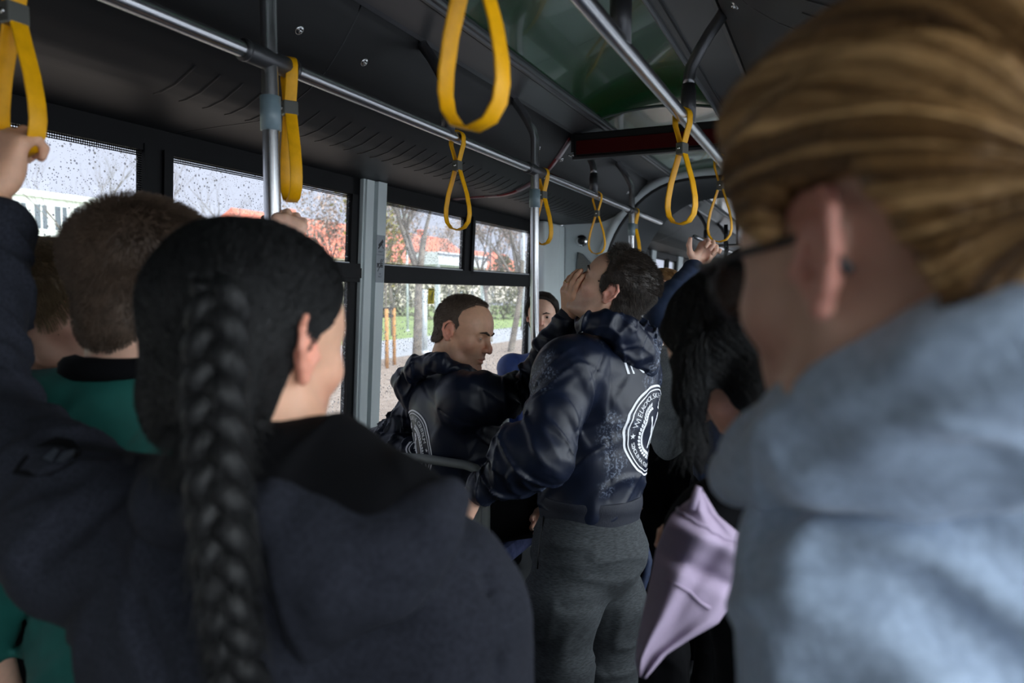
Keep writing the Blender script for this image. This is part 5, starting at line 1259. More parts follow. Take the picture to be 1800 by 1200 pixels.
    for q in (-1, 1):
        k_ = hip + bf * .42 + br * q * .09 - [0, 0, .02]; a_ = k_ + bf * .04; a_[2] = .09; T.chain([hip + br * q * .08, k_, a_], [.095, .070, .050], .04); T.fold(k_, a_, .12, .006, 18, 6, q + 7)
        f = Sdf(); f.cap([a_[0], a_[1], .05], [a_[0] + bf[0] * .16, a_[1] + bf[1] * .16, .04], .045, .035, .02); f.cap([a_[0], a_[1], .10], [a_[0], a_[1], .05], .045, .045, .03); link('shoe', np_mesh([f.mesh(.007)]), m_shoe, t)
    link('trousers', np_mesh([T.mesh(.008)]), m_blackcl, t)
    return t
# ======== girl with the braid, seen from behind
def girl_braid():
    yaw = math.radians(26); F = D(math.sin(yaw), math.cos(yaw), -.10); hc = P(446, 612, .72); hd = Head(hc, F, (0, 0, 1), .99)
    t = person('person with a long black braid and charcoal hoodie, left arm raised to a strap', P(480, 1000, .75))
    nb = P(515, 815, .70); bf = D(math.sin(.2), math.cos(.2)); br = np.array([bf[1], -bf[0], 0])
    lsh = P(165, 945, .80); rsh = P(752, 1085, .70); lel = P(-55, 700, .94); lwr = P(-12, 335, 1.035); rel = P(860, 1440, .76); rwr = P(860, 1700, .95)
    S = Sdf(); hd.ops(S, female=True, neck=nb, eyes=.8); V1 = S.mesh(.003)
    B = Sdf(); ch = P(485, 1060, .78); wa = P(500, 1500, .80); B.cap(nb, ch, .05, .10, .05); B.cap(ch, wa, .10, .09, .05); B.chain([lsh, lel, lwr], [.04, .034, .024], .02); B.chain([rsh, rel, rwr], [.04, .034, .024], .02)
    hb = Sdf(); hand(hb, lwr, unit(P(20, 235, 1.05) - lwr), D(-.3, -.95, 0), -1, .95, (1.0, 1.05, 1.1, 1.1), (.1, .9)); hb2 = Sdf(); hand(hb2, rwr, (0, 0, -1), D(1, 0, 0), -1, .95)
    body = link('body', np_mesh([V1, B.mesh(.01), hb.mesh(.003), hb2.mesh(.005)], lambda V: hd.tint(V, 0)), m_skin2, t)
    for q in (-1, 1): eyeball(hd, q, m_eye, t)
    brow(hd, h_black, t)
    for i, xr in enumerate((.029,)):
        pass
    def reg(x, y, z):
        front = y - lin(z, [-.10, -.05, -.01, .02, .06, .10, .12], [-.045, -.035, -.018, .012, .045, .066, .07]); low = lin(y, [-.12, -.06, -.03, 0, .03], [-.098, -.092, -.070, .018, .026]) - z
        return np.maximum(front, low)
    def ex(S_):
        S_.world(); S_.cap(P(395, 540, .64), P(385, 720, .61), .028, .024, .04)
    me = np_mesh([hd.shell(reg, lambda x, y, z: .007 + 0 * z, vox=.004, noise=.0025, nf=40, extra=ex, stretch=(1, 1, .5))]); hr = link('hair', me, h_black, t)
    co, no = sample_mesh(me, 9000); tp = P(375, 690, .60); dd = tp - co; dd /= np.linalg.norm(dd, axis=1)[:, None]; dd -= no * (dd * no).sum(1)[:, None]
    strands('loose_hair', hr, h_black, co + no * .001, dd, no, .07, n=7, lift=.0, curl=.25, r=.0005, cling=bvh_me(me))
    co, no = sample_mesh(me, 500, lambda c, n: (hd.loc(c)[:, 2] < -.06) & (hd.loc(c)[:, 0] > 0)); strands('nape_hair', hr, h_black, co, np.tile([0, 0, -1.], (500, 1)), no, .05, n=7, lift=.5, curl=1.1, r=.0004)
    path = [P(388, 500, .605), P(380, 600, .590), P(378, 720, .580), P(383, 850, .560), P(392, 950, .555), P(402, 1060, .560), P(415, 1160, .575), P(430, 1290, .59), P(436, 1380, .60)]
    bo, cp, tdir = tube_hair_braid('braid', path, .0140, .0085, .0125, 5.2, h_black, hr, side=RT)
    k = RNG.choice(len(cp), 3500); rad = RNG.normal(size=(3500, 3)); rad /= np.linalg.norm(rad, axis=1)[:, None]
    strands('loose_hair', bo, h_black, cp[k] + rad * .0118, tdir[k] + rad * .1, rad, .030, n=6, lift=.04, curl=.35, r=.0004)
    # hoodie
    H = Sdf(); H.cap(P(490, 905, .76), ch, .085, .130, .06); H.cap(ch, wa, .145, .150, .06); H.cap(lsh, rsh, .072, .080, .06); H.ell(P(330, 1120, .76), (.09, .09, .12), .06); H.ell(P(660, 1120, .74), (.09, .09, .13), .06)
    H.cap(P(470, 890, .74), lsh, .055, .070, .05); H.cap(P(560, 890, .72), rsh, .050, .070, .05)
    H.chain([lsh, P(40, 830, .87), lel], [.064, .062, .060], .07); H.chain([lel, P(-40, 520, .99), P(0, 400, 1.02)], [.062, .055, .044], .03); H.chain([rsh, rel, rwr], [.078, .060, .042], .04)
    H.fold(P(480, 850, .7), P(500, 1400, .75), .30, .009, 9, 8, 12, 1.2); H.fold(lsh, lel, .14, .011, 20, 7, 13, .6); H.fold(lel, P(5, 400, 1.02), .11, .010, 24, 7, 14, .5); H.fold(rsh, rel, .14, .009, 14, 6, 15, .9)
    H.pcrease([(815, 900), (848, 1000), (870, 1195)], .010, .006); H.pcrease([(182, 925), (215, 1020), (290, 1195)], .013, .008); H.pcrease([(300, 1050), (345, 1090), (450, 1100), (700, 1088)], .010, .007); H.pcrease([(60, 985), (130, 930), (220, 860)], .016, .012); H.pcrease([(480, 1080), (520, 1010), (545, 965)], .010, .008)
    ho = link('hoodie', np_mesh([H.mesh(.006)]), m_heather, t)
    # hood: heather outside, black lining inside
    Q = Sdf(); rim = [P(*q) for q in ((425, 880, .60), (472, 908, .590), (546, 958, .582), (607, 975, .580), (688, 960, .580), (758, 910, .585), (792, 862, .60))]
    Q.chain(rim, [.012, .013, .015, .016, .016, .014, .009], .012); Q.ell(P(620, 985, .615), (.080, .045, .050), .05); Q.cap(P(760, 915, .60), P(800, 875, .625), .022, .012, .03)
    Q.cap(P(320, 880, .68), P(440, 905, .63), .045, .035, .05); Q.cap(P(600, 1010, .605), P(560, 1110, .63), .034, .020, .05); Q.fold(P(400, 930, .6), P(800, 930, .6), .14, .006, 13, 8, 3, .7)
    link('hood', np_mesh([Q.mesh(.004)]), m_heather, ho)
    K = Sdf(); K.cap(P(438, 826, .665), P(585, 818, .665), .042, .042, .03); K.cap(P(585, 822, .66), P(700, 872, .63), .038, .030, .03); K.cap(P(700, 875, .63), P(780, 866, .615), .022, .008, .02); K.cap(P(500, 880, .635), P(680, 900, .625), .046, .040, .03); K.ell(P(600, 915, .612), (.070, .030, .035), .03); K.cap(P(450, 850, .65), P(500, 880, .635), .04, .04, .03); K.fold(P(420, 880, .6), P(780, 880, .6), .14, .004, 20, 8, 5, .5)
    link('hood_lining', np_mesh([K.mesh(.004)]), m_blackcl, ho)
    # dark patch with a pale mark on the upper arm
    bv = bvh_of(ho)
    def patch(poly, mt, nm, lift, par):
        V = [ray_on(bv, *q) for q in poly]; V = [v for v in V if v is not None]
        if len(V) < 3: return None
        V = [v - unit(v - CAM) * lift for v in V]; cc = np.mean(V, axis=0); n_ = len(V); return link(nm, mesh([cc] + V, [(0, 1 + k_, 1 + (k_ + 1) % n_) for k_ in range(n_)], True), mt, par)
    m_mark = mat('faded_grey_print', (.055, .065, .085), .6)
    pa = patch([(22, 832), (40, 806), (70, 782), (100, 768), (128, 774), (146, 796), (128, 816), (90, 836), (50, 838)], m_blackcl, 'sleeve_patch', .002, ho)
    if pa:
        patch([(76, 806), (96, 788), (104, 792), (92, 812)], m_mark, 'print_mark', .004, ho); patch([(98, 812), (110, 796), (132, 790), (130, 800), (112, 812)], m_mark, 'print_mark', .004, ho)
    legs(t, P(500, 1560, .85), bf, m_blackcl, vox=.012)
    return t
# ======== man in the teal shirt
def man_teal():
    yaw = math.radians(30); F = D(math.sin(yaw), math.cos(yaw), -.05); hc = P(262, 508, 1.10); hd = Head(hc, F, D(.04, 0, 1), 1.0)
    t = person('person with cropped hair in a teal shirt, seen from behind on the left', P(200, 900, 1.02))
    nb = P(222, 668, 1.11); bf = D(-.2, 1); br = np.array([bf[1], -bf[0], 0]); ch = nb - [0, 0, .22] + bf * .03; wa = nb - [0, 0, .55]
    lsh = nb - br * .19 - [0, 0, .07]; rsh = nb + br * .19 - [0, 0, .07]; rwr = P(497, 452, 1.54); rel = P(430, 640, 1.32); lel = lsh - [0, 0, .30] - br * .03; lwr = lel - [0, 0, .22] + bf * .10
    S = Sdf(); hd.ops(S, neck=nb, eyes=.8); V1 = S.mesh(.003)
    B = Sdf(); B.cap(nb, ch, .06, .12, .05); B.cap(ch, wa, .125, .12, .05); B.chain([rsh, rel, rwr], [.045, .040, .028], .02); B.chain([lsh, lel, lwr], [.045, .040, .028], .02); hb = Sdf(); hand(hb, rwr, D(.2, .1, 1), D(.3, -.9, 0), -1, .95, (1.3, 1.3, 1.3, 1.3), (.4, .7)); hb2 = Sdf(); hand(hb2, lwr, (0, 0, -1), D(-1, 0, 0), 1)
    link('body', np_mesh([V1, B.mesh(.01), hb.mesh(.003), hb2.mesh(.005)], lambda V: hd.tint(V, .2)), m_skin, t)
    for q in (-1, 1): eyeball(hd, q, m_eye, t)
    brow(hd, h_brown, t)
    def reg(x, y, z): return np.maximum(y - lin(z, [-.05, -.01, .0, .03, .05, .08, .10, .12], [.004, .012, .03, .036, .036, .056, .066, .07]) + .1 * np.abs(x), lin(y, [-.12, -.07, -.040, -.026, -.014, .002, .010, .03], [-.100, -.092, -.06, -.008, .030, .026, -.006, -.014]) - z)
    me = np_mesh([hd.shell(reg, lambda x, y, z: .0015 + .010 * np.clip((z + .03) / .10, 0, 1), vox=.003, noise=.0008, nf=60)]); hr = link('hair', me, h_brown, t)
    co, no = sample_mesh(me, 22000); lc = hd.loc(co); cw = np.array([0, -.06, .10]); rd = lc - cw; rd /= np.linalg.norm(rd, axis=1)[:, None]; sw = np.cross(rd, [0, -.6, .8]) * .5; rd = rd + sw; rd[:, 2] -= .3
    strands('loose_hair', hr, h_brown, co, hd.dirw(rd), no, .005 + .010 * np.clip((lc[:, 2] + .05) / .12, 0, 1), n=4, lift=.8, curl=.3, r=.0004)
    H = Sdf(); H.cap(nb - [0, 0, .07], ch, .10, .145, .06); H.cap(ch, wa, .148, .15, .05); H.cap(lsh, rsh, .075, .075, .06); H.cap(nb - [0, 0, .05], lsh, .06, .07, .05); H.cap(nb - [0, 0, .05], rsh, .06, .07, .05); H.chain([rsh, rel, P(470, 520, 1.43)], [.075, .058, .05], .04); H.chain([lsh, lel], [.075, .06], .04)
    H.fold(nb, wa, .25, .008, 9, 6, 21, 1); H.crease([P(100, 690, .9), P(190, 698, .86), P(280, 695, .9)], .003, .004); sh = link('shirt', np_mesh([H.mesh(.007)]), m_teal, t)
    cpt = [nb + (br * math.cos(a) * 1.0 + bf * math.sin(a) * .95) * .072 + np.array([0, 0, .022 - .030 * (math.sin(a) > 0) * math.sin(a)]) for a in np.linspace(0, 2 * PI, 29)[:-1]]
    MB().tube(cpt, .019, 10, closed=True).build('collar', m_blackcl, sh)
    legs(t, wa - [0, 0, .05], bf, m_blackcl, vox=.012); return t
# ======== boy at the far left
def boy_blond():
    F = D(.96, .28, -.12); hc = P(78, 548, 1.36); hd = Head(hc, F, D(.06, 0, 1), .96)
    t = person('boy with dark blond hair and black collar, half hidden behind the teal shirt', P(100, 900, 1.4))
    nb = P(70, 672, 1.42); bf = D(.7, .7); br = np.array([bf[1], -bf[0], 0]); ch = nb - [0, 0, .2]; wa = nb - [0, 0, .5]; lsh = nb - br * .16 - [0, 0, .06]; rsh = nb + br * .16 - [0, 0, .06]
    S = Sdf(); hd.ops(S, neck=nb, eyes=.8, female=True); B = Sdf(); B.cap(nb, ch, .05, .1, .05); B.cap(ch, wa, .1, .1, .05)
    for q in (lsh, rsh): B.chain([q, q - [0, 0, .28], q - [0, 0, .5]], [.04, .035, .025], .02)
    hs = [];
    for q, s in ((lsh, 1), (rsh, -1)): h_ = Sdf(); hand(h_, q - [0, 0, .5], (0, 0, -1), -br * s, s, .9); hs.append(h_.mesh(.005))
    link('body', np_mesh([S.mesh(.003), B.mesh(.01)] + hs, lambda V: hd.tint(V, 0)), m_skin3, t)
    MB().sphere(hd.wd((.062, .045, -.035)), .0018, 6).build('mole', m_ink, t)
    for q in (-1, 1): eyeball(hd, q, m_eye, t)
    brow(hd, h_blond, t)
    def reg(x, y, z): return np.maximum(y - lin(z, [-.05, -.01, .0, .03, .05, .08, .12], [.000, .010, .035, .050, .070, .10, .11]), lin(y, [-.12, -.06, -.040, -.026, -.014, .002, .012, .03, .09], [-.085, -.080, -.05, .0, .024, .020, -.012, -.010, .035]) - z)
    me = np_mesh([hd.shell(reg, lambda x, y, z: .008 + .012 * np.clip((z + .0) / .10, 0, 1), vox=.0035, noise=.003, nf=60, stretch=(1.5, .6, 1))]); hr = link('hair', me, h_blond, t)
    co, no = sample_mesh(me, 12000); lc = hd.loc(co); rd = np.stack([lc[:, 0] * 6, .7 + 0 * lc[:, 0], -.2 - .7 * (lc[:, 2] < .07)], 1)
    strands('loose_hair', hr, h_blond, co, hd.dirw(rd), no, .03, n=5, lift=.35, curl=.35, r=.0005, grav=.6)
    H = Sdf(); H.cap(nb - [0, 0, .08], ch, .08, .12, .05); H.cap(ch, wa, .12, .12, .05); H.cap(lsh, rsh, .06, .06, .05)
    for q in (lsh, rsh): H.chain([q, q - [0, 0, .28], q - [0, 0, .48]], [.06, .05, .04], .03)
    H.fold(nb, wa, .2, .006, 12, 7, 31); sh = link('jacket', np_mesh([H.mesh(.008)]), m_blackcl, t)
    cpt = [nb + (br * math.cos(a) + bf * math.sin(a)) * .060 + np.array([0, 0, .002]) for a in np.linspace(0, 2 * PI, 25)[:-1]]; MB().tube(cpt, .017, 10, closed=True).build('collar', m_blackcl, sh)
    MB().tube([P(84, 655, 1.33), P(104, 652, 1.30), P(112, 656, 1.30)], .006, 8).build('white_collar_edge', m_print, sh)
    legs(t, wa - [0, 0, .05], bf, m_blackcl, vox=.012); return t
# ======== woman at the right edge
def woman_fleece():
    yaw = math.radians(-24); F = D(math.sin(yaw), math.cos(yaw), -.10); hc = P(1590, 474, .412); hd = Head(hc, F, D(.06, -.03, 1), 1.0)
    t = person('woman with golden blond tied hair, glasses and blue grey fleece at right edge', P(1750, 900, .45))
    nb = P(1660, 770, .475); bf = D(-.45, .9); br = np.array([bf[1], -bf[0], 0])
    S = Sdf(); hd.ops(S, female=True, neck=nb, eyes=.9)
    lsh = P(1560, 1010, .475); rsh = P(2250, 860, .40); lel = lsh + np.array([0, 0, -.27]) - br * .04; lwr = lel + np.array([0, 0, -.18]) + bf * .12; rel = rsh + np.array([0, 0, -.27]) + br * .03; rwr = rel + np.array([0, 0, -.2]) + bf * .1
    ch = (lsh + rsh) / 2 - [0, 0, .16]; wa = ch - [0, 0, .30]
    B = Sdf(); B.cap(nb, ch, .05, .09, .05); B.cap(ch, wa, .1, .09, .05); B.chain([lsh, lel, lwr], [.038, .034, .024], .02); B.chain([rsh, rel, rwr], [.038, .034, .024], .02)
    h1 = Sdf(); hand(h1, lwr, unit(lwr - lel), -br, 1, .92); h2 = Sdf(); hand(h2, rwr, unit(rwr - rel), br, -1, .92)
    link('body', np_mesh([S.mesh(.0025), B.mesh(.01), h1.mesh(.005), h2.mesh(.005)], lambda V: hd.tint(V, 0)), m_skin3, t)
    for q in (-1, 1): eyeball(hd, q, m_eye, t)
    brow(hd, h_blond, t)
    def reg(x, y, z): return np.maximum(y - lin(z, [-.10, -.06, -.03, -.01, .006, .02, .06, .10, .12], [-.066, -.060, -.055, -.045, .010, .034, .052, .066, .07]), lin(y, [-.12, -.09, -.068, -.052, -.042, .008, .018, .03, .05], [-.066, -.058, -.034, .004, .041, .038, .010, .004, .03]) - z)
    tie = hd.wd((-.040, -.112, .018))
    def ex(S_): S_.world(); S_.ell(hd.wd((-.015, -.140, .01)), (.040, .040, .045), .03)
    def locks(p):
        v = p - tie; al = v @ hd.y; v = v - al[:, None] * hd.y; v /= np.maximum(np.linalg.norm(v, axis=1)[:, None], 1e-6); v = v + al[:, None] * 1.5; return .0035 * (1 - 2.4 * np.abs(vnoise(v * 7))) + .0022 * vnoise(v * 19)
    tie_material(h_gold, tie, hd.y)
    me = np_mesh([hd.shell(reg, lambda x, y, z: .008 + .022 * np.clip(z / .1, 0, 1), vox=.003, noise=.001, nf=30, extra=ex, nfun=locks)]); hr = link('hair', me, h_gold, t)
    co, no = sample_mesh(me, 26000); 
    def fld(p):
        d_ = tie - p; d_ /= np.linalg.norm(d_, axis=1)[:, None]; nn = p - hd.wd((0, -.01, .02)); nn /= np.linalg.norm(nn, axis=1)[:, None]; d_ = d_ - nn * (d_ * nn).sum(1)[:, None]; return d_ / np.maximum(np.linalg.norm(d_, axis=1)[:, None], .2)
    strands('loose_hair', hr, h_gold, co + no * .0005, fld(co), no, .075, n=8, lift=.0, curl=.12, r=.0005, field=fld, freq=14, cling=bvh_me(me))
    # glasses
    g = empty('glasses_tmp', (0, 0, 0), None, None); bpy.data.objects.remove(g)
    fm = MB(); lens = MB(); c_ = {}
    for q in (-1, 1):
        pts = [hd.wd((q * .033 + .026 * math.cos(a), .1005 + .004 * (1 - abs(math.cos(a))) - .006 * q * math.cos(a) * 1.0 * (q * math.cos(a) > 0), .000 + .021 * math.sin(a))) for a in np.linspace(0, 2 * PI, 33)[:-1]]
        fm.tube(pts, .0021, 8, closed=True); n0 = len(lens.v); lens.v += [tuple(p) for p in pts]; lens.f.append(tuple(range(n0, n0 + 32))); lens.sm.append(False)
        fm.tube([hd.wd((q * .059, .096, .008)), hd.wd((q * .073, .088, .010)), hd.wd((q * .0775, .05, .011)), hd.wd((q * .0800, .0, .012)), hd.wd((q * .081, -.02, .006)), hd.wd((q * .079, -.032, -.010))], .0026, 8)
    fm.tube([hd.wd((-.009, .104, .004)), hd.wd((0, .108, .008)), hd.wd((.009, .104, .004))], .0022, 8)
    gl = fm.build('glasses', m_black, t); M = Mat('spectacle_lens'); a = M.n('BsdfTransparent'); b = M.n('BsdfGlossy', Roughness=.02); x = M.n('MixShader'); x.inputs[0].default_value = .12; M.l(a.outputs[0], x.inputs[1]); M.l(b.outputs[0], x.inputs[2]); M.l(x.outputs[0], M.out.inputs[0]); lens.build('lens', M.m, gl)
    # fleece
    H = Sdf(); H.cap(P(1700, 860, .47), ch, .075, .13, .06); H.cap(ch, wa, .14, .14, .06); H.cap(lsh, rsh, .078, .078, .05); H.chain([lsh, lel, lwr], [.082, .072, .045], .04); H.chain([rsh, rel, rwr], [.080, .066, .045], .04)
    H.cap(P(1680, 840, .47), lsh, .055, .070, .06); H.cap(P(1760, 860, .46), rsh, .055, .07, .06); H.ell(P(1850, 1000, .42), (.09, .07, .10), .05)
    H.fold(P(1450, 800, .4), P(2000, 1100, .4), .26, .007, 10, 5, 41, .6); H.fold(lsh, lel, .15, .008, 14, 6, 42, .7)
    for a, b, c, dp in (((1450, 985), (1600, 1040), (1800, 1200), .026), ((1440, 930), (1640, 975), (1800, 1090), -.014), ((1470, 880), (1640, 900), (1810, 1000), .016), ((1500, 840), (1650, 850), (1810, 930), -.010), ((1420, 1060), (1560, 1110), (1700, 1220), -.016)):
        H.pcrease([a, b, c], dp, .017)
    H.pcrease([(1340, 905), (1450, 860), (1600, 800), (1700, 760), (1800, 735)], .022, .016)
    ho = link('fleece_jacket', np_mesh([H.mesh(.0055)]), m_fleece, t)
    Q = Sdf(); rp = [P(*a) for a in ((1300, 835, .55), (1370, 808, .50), (1460, 770, .43), (1570, 705, .375), (1690, 645, .335), (1810, 618, .315), (1940, 620, .31))]; Q.chain(rp, [.024, .033, .038, .033, .030, .030, .030], .02)
    Q.chain([P(1600, 800, .40), P(1700, 745, .375), P(1810, 715, .355), P(1940, 710, .35)], [.036, .038, .038, .038], .02); Q.fold(P(1300, 840, .5), P(1900, 600, .38), .14, .006, 9, 18, 43, .3)
    Q.pcrease([(1380, 800), (1500, 740), (1640, 680), (1795, 635)], .008, .008); link('collar', np_mesh([Q.mesh(.0045)]), m_fleece, ho)
    legs(t, wa - [0, 0, .08], bf, m_blackcl, vox=.012); return t
# ======== woman with the black bun
def woman_bun():
    F = D(-.62, .62, -.62); hc = P(1318, 628, .97); hd = Head(hc, F, D(-.42, .18, 1), 1.0)
    t = person('woman in black with a loose black bun, head bowed, beside the fleece', P(1330, 1000, .98))
    nb = P(1362, 835, 1.03); bf = D(-.5, .85); br = np.array([bf[1], -bf[0], 0]); ch = nb - [0, 0, .2] + RT * .07 + FH * .09; wa = nb - [0, 0, .48] + RT * .10 + FH * .16; lsh = nb - br * .10 - [0, 0, .09] + FH * .05; rsh = nb + br * .17 - [0, 0, .07] + FH * .04
    S = Sdf(); hd.ops(S, female=True, neck=nb, eyes=.2); B = Sdf(); B.cap(nb, ch, .05, .1, .05); B.cap(ch, wa, .1, .1, .05); B.chain([rsh, rsh - [0, 0, .27], rsh - [0, 0, .45] + bf * .1], [.04, .035, .025], .02)
    le = P(1345, 1045, 1.12); lw = P(1292, 952, 1.01); B.chain([lsh, le, lw], [.04, .035, .025], .02); h1 = Sdf(); hand(h1, lw, D(-.5, .5, .1), (0, 0, 1), -1, .92, (.8, .8, .8, .8)); h2 = Sdf(); hand(h2, rsh - [0, 0, .45] + bf * .1, (0, 0, -1), br, -1, .92)
    link('body', np_mesh([S.mesh(.003), B.mesh(.01), h1.mesh(.005), h2.mesh(.005)], lambda V: hd.tint(V, 0)), m_skin2, t)
    for q in (-1, 1): eyeball(hd, q, m_eye, t)
    brow(hd, h_black, t)
    def reg(x, y, z): return np.maximum(y - lin(z, [-.10, -.02, .02, .06, .10], [-.01, .008, .035, .055, .07]), lin(y, [-.12, -.05, .03], [-.066, -.055, -.03]) - z)
    bun = P(1398, 700, .93)
    def ex(S_): S_.world(); S_.ell(bun, (.038, .036, .032), .02); S_.cap(P(1340, 680, .90), bun, .035, .03, .03); S_.chain([P(1225, 620, .92), P(1212, 700, .92), P(1222, 780, .94), P(1232, 830, .95)], [.022, .014, .009, .003], .03); S_.cap(P(1400, 700, .93), P(1440, 716, .93), .022, .012, .02)
    me = np_mesh([hd.shell(reg, lambda x, y, z: .009 + .014 * (np.abs(x) > .055) * (z < .05), vox=.004, noise=.003, nf=35, extra=ex)]); hr = link('hair', me, h_black, t)
    co, no = sample_mesh(me, 12000); dd = bun - co; ds = np.linalg.norm(dd, axis=1)[:, None]; dd /= ds; lft = ((co - hc) @ RT < -.078); dd[lft] = dd[lft] * .2 + np.array([0, 0, -1]); dd -= no * (dd * no).sum(1)[:, None]
    strands('loose_hair', hr, h_black, co + no * .001, dd, no, np.where(lft, .04, .05), n=7, lift=.0, curl=.25, r=.0005, cling=bvh_me(me))
    k = 500; rd = RNG.normal(size=(k, 3)); rd /= np.linalg.norm(rd, axis=1)[:, None]; strands('loose_hair', hr, h_black, bun + rd * .03, rd, rd, .04, n=7, lift=.3, curl=1.4, r=.0004)
    co, no = sample_mesh(me, 400, lambda c, n: (np.abs(c[:, 2] - P(1300, 740, .93)[2]) < .02)); strands('nape_hair', hr, h_black, co, np.tile([0.1, 0, -1.], (400, 1)), no, .06, n=7, lift=.3, curl=.9, r=.0004)
    H = Sdf(); H.cap(nb - [0, 0, .06], ch, .085, .125, .05); H.cap(ch, wa, .13, .13, .05); H.cap(lsh, rsh, .065, .065, .05); H.chain([rsh, rsh - [0, 0, .27], rsh - [0, 0, .43] + bf * .1], [.065, .055, .04], .03); H.chain([lsh, le, lw * .9 + le * .1], [.060, .048, .036], .03)
    H.fold(nb, wa, .22, .008, 10, 7, 51, .8); link('black_top', np_mesh([H.mesh(.007)]), m_blackcl, t); legs(t, wa - [0, 0, .05], bf, m_blackcl, vox=.012); return t
# ======== lilac garment
def lilac():
    rows = [((1224, 868), (1234, 858)), ((1200, 886), (1262, 905)), ((1180, 904), (1318, 952)), ((1166, 930), (1332, 972)), ((1153, 965), (1318, 1000)), ((1146, 1000), (1300, 1030)), ((1138, 1040), (1286, 1062)), ((1128, 1085), (1262, 1096)), ((1120, 1125), (1215, 1122)), ((1116, 1160), (1172, 1150)), ((1122, 1188), (1136, 1192))]
    t = empty('sweatshirt', P(1200, 1000, .93), 'lilac sweatshirt hanging in folds before the black clothed woman', 'garment')
    n = 40; mrows = []
    R_ = np.array([[*a, *b] for a, b in rows], float); tt = np.linspace(0, len(rows) - 1, 50); G = np.stack([np.interp(tt, np.arange(len(rows)), R_[:, i]) for i in range(4)], 1)
    top = []; bot = []
    for i, g in enumerate(G):
        for j in range(n):
            s = j / (n - 1); px = g[0] * (1 - s) + g[2] * s; py = g[1] * (1 - s) + g[3] * s; v = i / 49
            fold = .010 * math.sin(s * 9 + v * 3) * (.3 + v) + .012 * math.exp(-((s - .75 + v * .5) / .12) ** 2) + .008 * vnoise(np.array([[px * .022, py * .008, 1.3]]))[0]
            band = -.020 * math.exp(-((v - .25 - .10 * s) / .07) ** 2) + .012 * math.exp(-((v - .40 - .12 * s) / .035) ** 2)
            edge = .035 * (abs(s - .5) * 2) ** 3
            d_ = .905 + fold + band + edge; top.append(P(px, py, d_)); bot.append(P(px, py, d_ + .006))
    V = top + bot; N = 50 * n; Fc = []
    for i in range(49):
        for j in range(n - 1):
            a = i * n + j; Fc.append((a, a + n, a + n + 1, a + 1)); Fc.append((N + a, N + a + 1, N + a + n + 1, N + a + n))
    for i in range(49): a = i * n; Fc.append((a, N + a, N + a + n, a + n)); a = i * n + n - 1; Fc.append((a, a + n, N + a + n, N + a))
    for j in range(n - 1): Fc.append((j, j + 1, N + j + 1, N + j)); a = 49 * n + j; Fc.append((a, N + a, N + a + 1, a + 1))
    link('cloth', mesh(V, Fc, True), m_lilac, t)
    def on(v_, s_, lift=.002): i = int(v_ * 49); j = int(s_ * (n - 1)); p = np.array(top[i * n + j]); return p - unit(p - CAM) * lift
    MB().tube([on(.54 + .10 * s, .20 + .62 * s) for s in np.linspace(0, 1, 5)], .0022, 6).build('seam', m_lilac, t)
    MB().tube([on(.16 + .13 * s, .0 + 1.0 * s, .001) for s in np.linspace(.02, .98, 16)], .0028, 8).build('hem_edge', m_lilac, t)
    MB().tube([P(1215, 892, .905), P(1221, 878, .90), P(1224, 866, .90), P(1229, 855, .90)], [.006, .005, .0045, .004], 8).build('hanging_loop', m_lilac, t)
    return t
